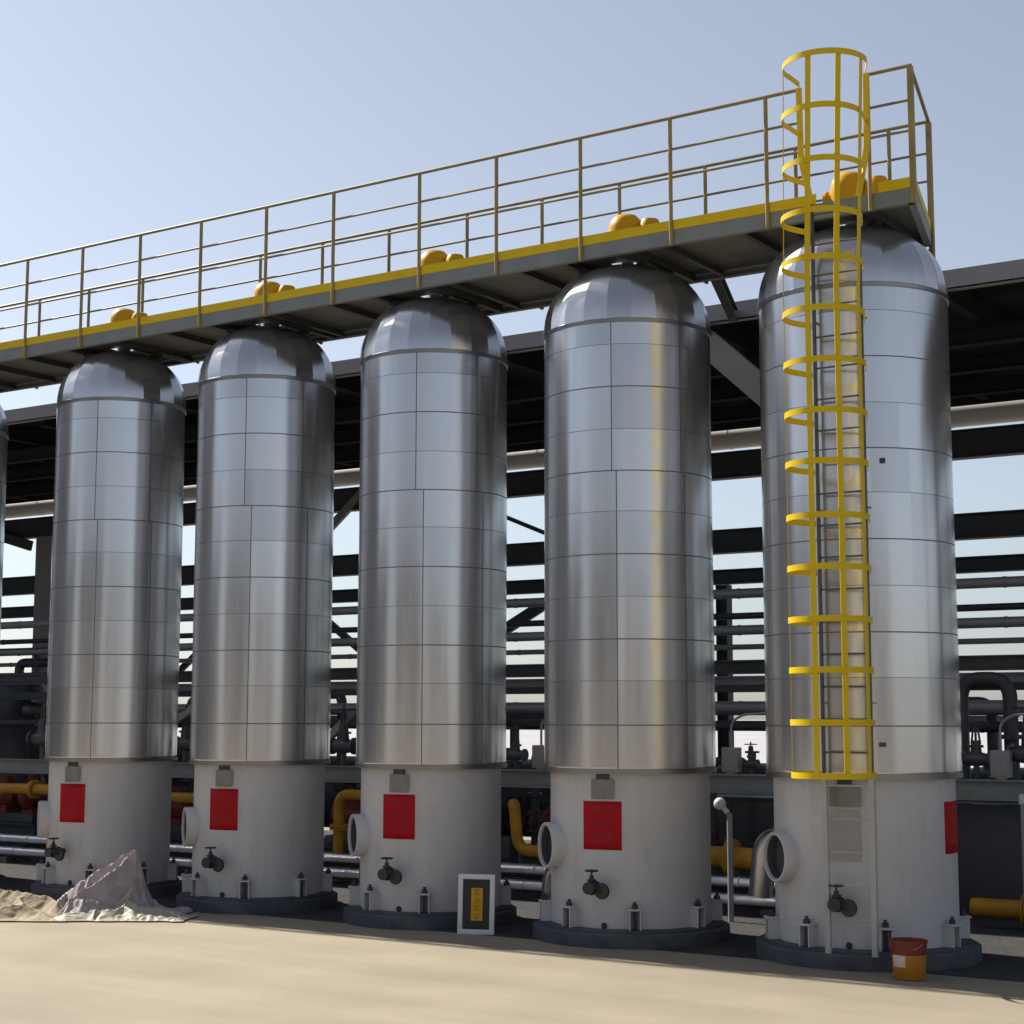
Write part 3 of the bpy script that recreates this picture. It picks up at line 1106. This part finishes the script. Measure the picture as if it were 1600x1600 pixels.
# ------------------------------------------------------------------ equipment at ground level behind the tanks
def flange(m, c, d, r, t=.03):
    m.lathe([(0, -t / 2), (r, -t / 2), (r, t / 2), (0, t / 2)], 20, c, face_dir(d), True)
def gas_loop(loc, pts, r, label, fl, mt='pipey', rot=0, group=None):
    t = thing('gas_pipe', label, 'pipe', loc, rot, group)
    m = MB(); m.tube(pts, r, 16, True, r * 2.4, 8)
    m.done('pipe_run', mt, t)
    for c, d in fl:
        m = MB(); flange(m, Vector(c) - Vector(d) * .02, d, r * 1.75); flange(m, Vector(c) + Vector(d) * .018, d, r * 1.75)
        for q in range(8):
            a = 2 * pi * q / 8
            R3 = face_dir(d)
            p0 = Vector(c) + R3 @ Vector((cos(a) * r * 1.45, sin(a) * r * 1.45, -.05))
            p1 = Vector(c) + R3 @ Vector((cos(a) * r * 1.45, sin(a) * r * 1.45, .05))
            m.tube([p0, p1], .009, 6)
        m.done('flange', mt, t)
    return t
GG = 'yellow gas pipes behind the tanks'
gas_loop((-5.74, 2.72, 0), [(-.30, .25, 1.12), (-.12, .0, 1.16), (-.06, 0, .58), (.75, 0, .55), (.75, .1, .05)], .075, 'bent ochre pipe in the gap right of the framed board', [((.35, 0, .555), (1, 0, 0))], group=GG)
gas_loop((-2.72, 2.85, 0), [(-.45, 0, .60), (.35, 0, .60), (.5, 0, .05)], .13, 'short thick ochre pipe in the gap left of the ladder tank', [((-.1, 0, .60), (1, 0, 0))], group=GG)
gas_loop((-8.72, 2.7, 0), [(-.12, .1, .02), (-.12, .1, 1.2), (.5, .1, 1.2)], .075, 'upright ochre pipe in the gap left of the tank beside the board', [((-.12, .1, .75), (0, 0, 1))], group=GG)
gas_loop((-11.7, 2.7, 0), [(-.6, 0, 1.08), (.9, 0, 1.08), (.9, .1, .05)], .075, 'level ochre pipe in the gap right of the sheeting', [((.3, 0, 1.08), (1, 0, 0))], group=GG)
gas_loop((-15.1, 2.8, 0), [(-.9, 0, 1.12), (.62, 0, 1.12), (.66, 0, .40), (.66, .1, .03)], .085, 'ochre pipe bending down at the far left, behind the tan canvas', [((.0, 0, 1.12), (1, 0, 0)), ((.66, 0, .62), (0, 0, 1))], group=GG)
gas_loop((0.42, 2.75, 0), [(-.3, 0, .22), (.55, 0, .22), (1.8, .1, .22), (2.0, .1, .02)], .10, 'thick ochre pipe low on the ground right of the ladder tank', [((.30, 0, .22), (1, 0, 0))], group=GG)

def pump(loc, label, mt, rot=0, s=1.0, group='pump units behind the tanks'):
    t = thing('pump_unit', label, 'pump', loc, rot, group)
    m = MB(); m.box((0, 0, .06 * s), (1.1 * s, .42 * s, .12 * s), bev=.01)
    m.done('base_frame', 'dark', t)
    m = MB()
    c = Vector((-.25 * s, 0, .36 * s)); R3 = face_dir((1, 0, 0))
    m.lathe([(0, -.26 * s), (.14 * s, -.26 * s), (.17 * s, -.22 * s), (.17 * s, .2 * s), (.12 * s, .25 * s), (0.03 * s, .26 * s), (.03 * s, .4 * s), (0, .4 * s)], 20, c, R3)
    for q in range(12):
        a = 2 * pi * q / 12
        m.bar(c + R3 @ Vector((cos(a) * .18 * s, sin(a) * .18 * s, -.18 * s)), c + R3 @ Vector((cos(a) * .18 * s, sin(a) * .18 * s, .17 * s)), .012, .02)
    m.box((-.25 * s, 0, .17 * s), (.3 * s, .26 * s, .12 * s))
    m.box((-.25 * s, 0, .57 * s), (.16 * s, .14 * s, .12 * s), bev=.01)
    m.done('motor', mt, t)
    m = MB()
    m.lathe([(0, -.1 * s), (.16 * s, -.1 * s), (.22 * s, -.06 * s), (.22 * s, .06 * s), (.16 * s, .1 * s), (0, .1 * s)], 22, (.3 * s, 0, .36 * s), R3)
    m.tube([(.3 * s, 0, .36 * s), (.3 * s, 0, .85 * s)], .07 * s, 14)
    flange(m, Vector((.3 * s, 0, .85 * s)), (0, 0, 1), .12 * s)
    m.box((.3 * s, 0, .18 * s), (.2 * s, .2 * s, .14 * s))
    m.done('casing', mt, t)
    return t
pump((-5.55, 3.95, .45), 'dull red pump set in the gap right of the framed board', 'pipered', 0, 1.15)
pump((-9.1, 3.9, .42), 'dull red pump set in the gap left of the tank beside the board', 'pipered', .2, 1.2)
pump((-12.7, 3.9, .42), 'dull red pump set in the gap right of the sheeting', 'pipered', .1, 1.2)
pump((-16.9, 4.0, .5), 'dull red pump set at the far left behind the tan canvas', 'pipered', 0, 1.2)
def skid(loc, label):
    t = thing('equipment_skid', label, 'skid', loc, 0, 'low steel skids under the pumps')
    for sy in (-1, 1):
        m = MB(); m.ibeam((-.8, sy * .3, .22), (.8, sy * .3, .22), .12, .4, .015)
        m.done('skid_beam', 'dark', t)
    m = MB(); m.box((0, 0, .435), (1.6, .72, .024)); m.done('skid_plate', 'dark', t)
    return t
skid((-5.55, 3.95, 0), 'dark low skid carrying the red pump right of the framed board')
skid((-9.1, 3.9, -.03), 'dark low skid carrying the red pump left of the tank beside the board')
skid((-12.7, 3.9, -.03), 'dark low skid carrying the red pump right of the sheeting')
skid((-16.9, 4.0, .05), 'dark low skid carrying the red pump at the far left')

def hvessel(x, y, L, r, z, label, mt='vessel'):
    t = thing('horizontal_vessel', label, 'vessel', (x, y, 0), 0, 'dark horizontal vessels under the rack')
    m = MB()
    R3 = face_dir((1, 0, 0))
    prof = [(0, -L / 2 - r * .5)] + [(r * sin(q * pi / 16), -L / 2 - r * .5 * cos(q * pi / 16)) for q in range(1, 9)] + [(r * cos(q * pi / 16), L / 2 + r * .5 * sin(q * pi / 16)) for q in range(0, 8)] + [(0, L / 2 + r * .5)]
    m.lathe(prof, 32, (0, 0, z), R3)
    m.done('shell', mt, t)
    for s in (-1, 1):
        m = MB(); m.box((s * L * .3, 0, (z - r * .6) / 2), (.16, r * 1.5, z - r * .6)); m.box((s * L * .3, 0, .02), (.3, r * 1.8, .04))
        m.done('saddle', 'dark', t)
    for q in (-.25, .2):
        m = MB(); m.tube([(L * q, 0, z + r - .03), (L * q, 0, z + r + .16)], .06, 12); flange(m, Vector((L * q, 0, z + r + .16)), (0, 0, 1), .11)
        m.done('nozzle', mt, t)
    return t
hvessel(-3.9, 7.4, 3.2, .62, .98, 'dark horizontal vessel behind the gap left of the ladder tank')
hvessel(-8.3, 7.4, 3.2, .62, .98, 'dark horizontal vessel behind the gap right of the framed board')
hvessel(-12.7, 7.4, 3.2, .62, .98, 'dark horizontal vessel behind the gap left of the tank beside the board')
hvessel(-17.0, 7.4, 3.2, .66, 1.05, 'dark horizontal vessel behind the gap right of the sheeting')
hvessel(-21.5, 7.4, 3.4, .72, 1.15, 'dark horizontal vessel at the far left under the rack')
hvessel(0.2, 7.4, 3.0, .62, .98, 'dark horizontal vessel right of the ladder tank')

# control cabinets right of the ladder tank, and far left
def cabinet(loc, size, label, mt='vessel'):
    t = thing('control_cabinet', label, 'cabinet', loc, 0, 'dark control cabinets under the rack')
    w, d, h = size
    m = MB(); m.box((0, 0, h / 2 + .08), (w, d, h), bev=.012); m.box((0, 0, .045), (w - .06, d - .06, .07)); m.box((0, 0, h + .095), (w + .06, d + .06, .03))
    m.done('body', mt, t)
    k = max(1, int(w / .6))
    for q in range(k):
        m = MB(); cx = -w / 2 + w * (q + .5) / k
        m.box((cx, -d / 2 - .008, h / 2 + .08), (w / k - .04, .018, h - .1), bev=.004)
        o = m.done('door', mt, t)
        m = MB(); m.box((cx + w / k * .36, -d / 2 - .03, h * .55), (.025, .03, .14), bev=.005)
        m.done('handle', 'greypipe', o)
    return t
cabinet((0.05, 5.2, 0), (2.2, .6, 1.28), 'wide dark control cabinet right of the ladder tank')
cabinet((-3.9, 5.4, 0), (1.5, .6, 1.1), 'narrow dark control cabinet in the gap left of the ladder tank')

# gooseneck pipe and its neighbours at the right edge
t = thing('gooseneck_pipe', 'thick dark pipe bent over like a gooseneck at the right edge', 'pipe', (0.1, 3.9, 0))
m = MB(); m.tube([(-.42, 0, 1.3), (-.42, 0, 2.72), (.16, 0, 2.72), (.16, 0, 1.3)], .085, 18, True, .24, 10); m.done('pipe_run', 'vessel', t)
for z in (1.42, 2.05):
    m = MB(); flange(m, Vector((.16, 0, z)), (0, 0, 1), .15, .05); m.done('flange', 'vessel', t)
m = MB(); m.box((-.13, 0, .64), (.9, .5, 1.28), bev=.02); m.done('pedestal', 'vessel', t)
def gatevalve(loc, label, s=1.0, mt='vessel', rot=0, group='dark gate valves behind the tanks'):
    t = thing('gate_valve', label, 'valve', loc, rot, group)
    m = MB()
    m.lathe([(0, -.2), (.11, -.2), (.11, -.17), (.07, -.165), (.09, -.08), (.1, 0), (.09, .08), (.07, .165), (.11, .17), (.11, .2), (0, .2)], 18, (0, 0, .25 * s), face_dir((1, 0, 0)) * s if s != 1 else face_dir((1, 0, 0)))
    m.tube([(0, 0, .25 * s), (0, 0, .5 * s)], [.085 * s, .06 * s], 14)
    flange(m, Vector((0, 0, .42 * s)), (0, 0, 1), .1 * s)
    m.tube([(0, 0, .5 * s), (0, 0, .78 * s)], .018 * s, 8)
    m.bar((-.06 * s, 0, .45 * s), (-.03 * s, 0, .68 * s), .02, .02); m.bar((.06 * s, 0, .45 * s), (.03 * s, 0, .68 * s), .02, .02)
    m.tube([(0, 0, 0), (0, 0, .2 * s)], .04 * s, 10)
    m.done('valve_body', mt, t)
    m = MB()
    c = Vector((0, 0, .72 * s))
    m.tube([c + Vector((cos(q * pi / 10) * .15 * s, sin(q * pi / 10) * .15 * s, 0)) for q in range(21)], .014 * s, 6)
    for q in range(4):
        a = q * pi / 2
        m.tube([c, c + Vector((cos(a) * .15 * s, sin(a) * .15 * s, 0))], .009 * s, 5)
    m.done('handwheel', 'pipered' if mt == 'dark' else mt, t)
    return t
gatevalve((.62, 3.35, 1.59), 'dark gate valve on the low beam at the right edge', 1.1)
gatevalve((.02, 3.35, 1.59), 'small dark gate valve on the low beam beside the ladder tank', .85)
gatevalve((-2.72, 3.2, 1.585), 'dark gate valve on the low beam in the gap left of the ladder tank', .5)
gatevalve((-6.15, 3.2, 1.585), 'dark gate valve on the low beam right of the framed board', .75)
gatevalve((-9.1, 3.2, 1.585), 'dark gate valve on the low beam left of the tank beside the board', 1.1)
gatevalve((-12.2, 3.2, 1.585), 'dark gate valve on the low beam right of the sheeting', 1.1)
gatevalve((-15.4, 3.2, 1.585), 'dark gate valve on the low beam at the far left', 1.3)
# pale standing hose post with round cap in the gap left of the ladder tank
t = thing('vent_post', 'thin pale vent post with a round cap, left of the ladder tank', 'post', (-2.28, 1.7, 0))
m = MB(); m.tube([(0, 0, 0), (0, 0, 1.2)], .032, 12); m.done('post', 'greypipe', t)
m = MB(); m.lathe([(.07 * sin(q * pi / 10), -.07 * cos(q * pi / 10)) for q in range(11)], 20, (-.12, 0, 1.3)); m.tube([(-.02, 0, 1.2), (-.12, 0, 1.3)], .03, 10); m.done('cap', 'pale', t)
t = thing('vent_post', 'thin pale vent post right of the ladder tank', 'post', (.75, 2.6, 0))
m = MB(); m.tube([(0, 0, 0), (0, 0, 1.38)], .022, 12); m.done('post', 'greypipe', t)
m = MB(); m.lathe([(0, -.05), (.035, -.05), (.035, .05), (0, .06)], 14, (0, 0, 1.40)); m.done('cap', 'pale', t)

# dark risers standing among the pumps
def riser():
    t = thing('pipe_riser', '', 'pipe', (0, 0, 0), 0, 'dark pipe risers under the rack')
    m = MB(); m.tube([(0, 0, 0), (0, 0, 1.9), (.5, 0, 1.9), (.5, 0, 1.45)], .06, 14, True, .16, 8); m.done('pipe_run', 'vessel', t)
    for z in (.5, 1.25):
        m = MB(); flange(m, Vector((0, 0, z)), (0, 0, 1), .11, .05); m.done('flange', 'vessel', t)
    m = MB(); m.lathe([(0, -.16), (.1, -.16), (.1, -.13), (.07, -.12), (.1, 0), (.07, .12), (.1, .13), (.1, .16), (0, .16)], 16, (0, 0, .85)); m.tube([(0, 0, .85), (0, -.22, .85)], .03, 10); m.done('valve', 'vessel', t)
    m = MB(); m.tube([(cos(q * pi / 8) * .13, -.22, .85 + sin(q * pi / 8) * .13) for q in range(17)], .012, 6); m.bar((-.13, -.22, .85), (.13, -.22, .85), .014, .014); m.bar((0, -.22, .72), (0, -.22, .98), .014, .014, Vector((0, 1, 0))); m.done('handwheel', 'pipered', t)
    return t
r0 = riser()
spots = [(-16.9, 4.9, 1.15, 0, 'dark pipe riser at the far left, rear one of the pair'), (-15.9, 4.2, .95, .3, 'dark pipe riser at the far left, nearer one of the pair'),
         (-13.2, 4.3, 1.0, .2, 'dark pipe riser in the gap right of the plastic sheeting'), (-9.6, 4.3, 1.0, 0, 'dark pipe riser in the gap left of the tank beside the framed board'),
         (-6.75, 4.6, .95, .3, 'dark pipe riser in the gap right of the framed board'), (-3.9, 4.5, .90, .5, 'dark pipe riser in the gap left of the ladder tank'),
         (.55, 4.4, .95, .4, 'dark pipe riser right of the ladder tank'),
         (-18.9, 6.5, 1.45, .9, 'tall dark pipe riser at the far left behind the platform'), (-15.1, 6.5, 1.35, 2.6, 'tall dark pipe riser deep behind the gap right of the sheeting'),
         (-11.75, 6.4, 1.4, 2.8, 'tall dark pipe riser deep behind the gap left of the tank beside the board'), (-8.35, 6.5, 1.25, .2, 'tall dark pipe riser deep behind the gap right of the framed board'),
         (-.75, 6.4, 1.3, 2.9, 'tall dark pipe riser deep behind the right edge')]
for k, (x, y, sc, rz, lb) in enumerate(spots):
    o = r0 if k == 0 else copy_tree(r0)
    o.location = (x, y, 0)
    o.rotation_euler.z = rz
    o.scale = (sc, sc, sc)
    o['label'] = lb
def jbox(loc, label):
    t = thing('junction_box', label, 'box', loc, 0, 'junction boxes on the low rack beam')
    m = MB(); m.box((0, 0, .17), (.22, .12, .3), bev=.01); m.box((0, 0, .01), (.1, .1, .02)); m.done('case', 'greypipe', t)
    m = MB(); m.box((0, -.065, .17), (.18, .014, .26), bev=.004); m.done('lid', 'fascia', t)
    m = MB(); m.tube([(0, 0, .32), (0, 0, .62), (.15, 0, .72), (.6, 0, .74)], .016, 8, True, .08); m.done('conduit', 'greypipe', t)
jbox((-2.98, 3.2, 1.585), 'grey junction box on the low beam left of the ladder tank')
jbox((-5.75, 3.2, 1.585), 'grey junction box on the low beam right of the framed board')
jbox((-8.72, 3.2, 1.585), 'grey junction box on the low beam left of the tank beside the board')
jbox((.35, 3.2, 1.585), 'grey junction box on the low beam at the right edge')
t = thing('vertical_vessel', 'dark upright vessel at the far left under the rack', 'vessel', (-19.6, 6.2, 0))
m = MB(); m.lathe([(.5, .55), (.55, .6), (.55, 2.7), (.5, 2.85), (.35, 2.98), (0, 3.05)], 28); m.lathe([(0, .4), (.3, .45), (.5, .55)], 28); m.done('shell', 'vessel', t)
for k in range(4):
    a = pi / 4 + k * pi / 2
    m = MB(); m.bar((cos(a) * .5, sin(a) * .5, 0), (cos(a) * .5, sin(a) * .5, .9), .08, .08); m.done('leg', 'dark', t)
m = MB(); m.tube([(0, 0, 3.0), (0, 0, 3.3), (.9, 0, 3.3)], .09, 14, True, .2); m.done('outlet', 'vessel', t)
t = thing('service_platform', 'small dark steel platform with rails at the far left under the rack', 'platform', (-17.9, 5.6, 0))
m = MB(); m.box((0, 0, 2.6), (2.4, 1.2, .05)); m.done('deck', 'dark', t)
for sx in (-1, 1):
    for sy in (-1, 1):
        m = MB(); m.bar((sx * 1.15, sy * .55, 0), (sx * 1.15, sy * .55, 3.5), .07, .07); m.done('post', 'dark', t)
for z in (2.1, 3.05, 3.5):
    m = MB(); m.bar((-1.15, -.55, z), (1.15, -.55, z), .05, .08 if z < 2.5 else .04); m.done('rail', 'dark', t)

# lagged pipes low behind the tank row, on sleepers
LG = 'aluminium lagged pipes low behind the tanks'
def lowpipe(y, z, r, label):
    t = thing('lagged_pipe', label, 'pipe', (0, y, 0), 0, LG)
    prof = [(0, -24), (r, -24)]
    x = -23.5
    while x < -1.3:
        prof += [(r, x - .021), (r + .008, x - .02), (r + .008, x + .02), (r, x + .021)]
        x += .95
    prof += [(r, -1.25), (0, -1.25)]
    m = MB(); m.lathe(prof, 18, (0, 0, z), face_dir((1, 0, 0))); m.done('pipe_shell', 'lag', t)
    x = -22.9
    while x < -1.3:
        m = MB(); m.box((x, 0, (z - r) / 2), (.14, .2, z - r - .004)); m.done('sleeper', 'plinth', t)
        x += 2.6
lowpipe(2.32, .17, .075, 'front low aluminium lagged pipe behind the tank row')
lowpipe(2.60, .33, .085, 'rear low aluminium lagged pipe behind the tank row')

# ------------------------------------------------------------------ things standing in front
# framed board
t = thing('framed_board', 'white framed black board with an amber strip, standing on the ground', 'notice board', (-4.02, -.80, 0.0), radians(19))
bw, bh, ft = .40, .62, .052
lean = Matrix.Rotation(radians(-4), 3, 'X')
def q(x, y, z):
    return lean @ Vector((x, y, z))
for nm, c, s in (('frame_rail', (0, 0, ft / 2), (bw, .03, ft)), ('frame_rail', (0, 0, bh - ft / 2), (bw, .03, ft)), ('frame_stile', (-bw / 2 + ft / 2, 0, bh / 2), (ft, .03, bh - 2 * ft)), ('frame_stile', (bw / 2 - ft / 2, 0, bh / 2), (ft, .03, bh - 2 * ft))):
    m = MB(); m.box(q(*c), s, lean, .004); m.done(nm, 'white', t)
m = MB(); m.box(q(0, .006, bh / 2), (bw - 2 * ft + .004, .012, bh - 2 * ft + .004), lean); m.done('panel', 'panel', t)
m = MB(); m.box(q(.006, -.002, bh * .5), (.125, .005, .335), lean); lab = m.done('amber_strip', 'amber', t)
m = MB()
for k, zc in enumerate((.435, .352, .27, .19)):
    for (dx, dz, w, h) in ((-.0, .022, .07, .009), (0, -.022, .075, .009), (0, 0, .010, .058), (-.024, 0, .009, .026), (.024, .004, .009, .024))[k % 2: 4 + k % 2]:
        m.box(q(.006 + dx, -.0052, zc + dz), (w, .003, h), lean)
m.done('lettering', 'ambertxt', lab)
m = MB(); m.bar(q(0, .02, bh * .75), (0, .22, .02), .04, .012); m.done('rear_prop', 'dark', t)

# paint bucket
t = thing('paint_bucket', 'orange paint bucket with a dark red top band and cream label', 'bucket', (.85, -1.17, 0), radians(-20))
m = MB(); m.lathe([(0, .004), (.132, .004), (.138, .012), (.150, .215)], 40); m.done('body', 'bucket', t)
m = MB(); m.lathe([(.1505, .215), (.152, .23), (.157, .315)], 40); m.done('top_band', 'bucketred', t)
m = MB(); m.lathe([(.157, .315), (.166, .318), (.166, .335), (.157, .338), (.150, .330), (.148, .27), (0, .27)], 40); m.done('rim', 'bucketred', t)
m = MB(); m.lathe([(0, .271), (.146, .273), (.09, .29), (0, .30)], 24); m.done('rubbish', 'label', t)
m = MB()
a0, a1 = radians(-112), radians(-62)
rows = []
for z, r in ((.115, .1465), (.215, .1525)):
    rows.append([m.b.verts.new((cos(a0 + (a1 - a0) * k / 8) * r, sin(a0 + (a1 - a0) * k / 8) * r, z)) for k in range(9)])
for k in range(8):
    m.face([rows[0][k], rows[0][k + 1], rows[1][k + 1], rows[1][k]], True)
m.done('label', 'label', t)
m = MB(); m.tube([(cos(k * pi / 12) * .168, -.02 - sin(k * pi / 12) * .10, .315 - sin(k * pi / 12) * .07) for k in range(13)], .004, 6); m.done('handle', 'greypipe', t)

# crumpled sheets at the left
def drape(name, label, u0, u1, d0, d1, ridges, mt, nx, ny, seed, wk=(.10, .42), rough=.03, fall=1.3):
    m = MB()
    segs = []
    for r in ridges:
        for A, B in zip(r, r[1:]):
            segs.append((Vector(A), Vector(B)))
    grid = []
    for j in range(ny + 1):
        row = []
        for i in range(nx + 1):
            u = u0 + (u1 - u0) * i / nx
            d = d0 + (d1 - d0) * j / ny
            uu = u + noise.noise(Vector((u * 4, d * 4, seed))) * .035
            dd = d + noise.noise(Vector((u * 4, d * 4, seed + 9))) * .035
            h = 0
            for A, B in segs:
                ab = Vector((B.x - A.x, B.y - A.y))
                t = ((uu - A.x) * ab.x + (dd - A.y) * ab.y) / max(1e-6, ab.length_squared)
                t = max(0, min(1, t))
                q = A + (B - A) * t
                dist = sqrt((uu - q.x) ** 2 + (dd - q.y) ** 2)
                w = wk[0] + wk[1] * q.z
                k = max(0, 1 - dist / w)
                h = max(h, q.z * k ** fall)
            e = min(1, min(i, nx - i, j, ny - j) / 5)
            cr = crease(u * 1.0, d * 1.0, seed, 5.0) * rough + crease(d, u, seed + 4, 9.0) * rough * .5
            ed = noise.noise(Vector((u * 3, d * 3, seed + 2))) * .07
            row.append(m.b.verts.new((u + ed, -d + ed * .8, .010 + (h + cr * (1 if h < .3 else .6)) * e)))
        grid.append(row)
    for j in range(ny):
        for i in range(nx):
            m.face([grid[j][i], grid[j][i + 1], grid[j + 1][i + 1], grid[j + 1][i]], True)
    o = m.done(name, mt, None, (-8.29, -1.57, 0), radians(33.5))
    sm = o.modifiers.new('thickness', 'SOLIDIFY')
    sm.thickness = .005
    sm.offset = 1
    return tag(o, label, name.split('_')[-1])
def crease(x, y, sd, f):
    # sharp ridges with flat hollows between
    q = noise.noise(Vector((x * f, y * f, sd))) * 1.3 + x * f * .5 + noise.noise(Vector((x * f * .5, y * f * .5, sd + 2))) * 1.5
    return 1 - abs((q % 1.0) - .5) * 2
drape('plastic_sheet', 'crumpled pinkish plastic sheet drawn up to a peak', -1.15, .62, -.42, .58, [
    [(0, 0, .73), (-.24, -.02, .60), (-.52, -.05, .42), (-.78, -.08, .22), (-.98, -.1, .04)],
    [(0, 0, .73), (-.20, .16, .50), (-.36, .26, .37), (-.52, .34, .25), (-.62, .38, .15), (-.72, .42, .03)],
    [(0, .02, .73), (-.01, .14, .45), (0, .25, .33), (.02, .34, .18), (-.02, .44, .03)],
    [(0, 0, .73), (.06, .02, .47), (.18, .06, .25), (.34, .1, .12), (.48, .12, .02)],
    [(-.60, .40, .17), (-.42, .45, .20), (-.24, .43, .18), (-.14, .44, .06)],
    [(0, 0, .73), (.03, -.16, .40), (.05, -.32, .05)],
    [(0, .01, .70), (-.10, .17, .36), (-.16, .30, .20), (-.2, .38, .1)],
    [(0, .01, .70), (.08, .15, .34), (.17, .28, .16), (.22, .38, .04)],
    [(-.52, -.05, .42), (-.5, .12, .22), (-.56, .25, .12)],
    [(-.78, -.08, .22), (-.8, .12, .13), (-.9, .28, .05)],
    [(-.30, .12, .26), (-.14, .22, .22), (-.06, .32, .12)]], 'sheet', 200, 120, 1.5, (.10, .42), .03, 1.9)
drape('woven_sheet', 'pale green woven sheet bunched in front of the plastic peak', -.85, .75, .16, .72, [
    [(-.0, .30, .20), (.02, .36, .20), (.02, .40, .17), (.0, .48, .12), (-.1, .53, .09), (-.35, .56, .09), (-.68, .6, .04)],
    [(.02, .38, .19), (.16, .40, .13), (.34, .36, .09), (.55, .3, .04)],
    [(.0, .46, .13), (.14, .56, .08), (.3, .58, .05)]], 'sheetgreen', 150, 60, 4.5, (.09, .34), .018)
drape('canvas_cover', 'tan canvas cover lying in folds left of the plastic peak', -3.0, -.55, -.35, .72, [
    [(-2.9, .0, .30), (-2.2, .0, .30), (-1.5, .05, .27), (-1.2, .1, .24), (-.95, .2, .21), (-.80, .36, .16), (-.74, .50, .03)],
    [(-1.9, .3, .14), (-1.5, .34, .16), (-1.1, .42, .12), (-.88, .54, .04)],
    [(-1.3, .08, .22), (-1.16, .32, .14), (-1.08, .52, .05)], [(-1.6, .08, .24), (-1.66, .36, .13), (-1.56, .56, .04)]], 'canvas', 190, 80, 8.5, (.12, .7), .014)
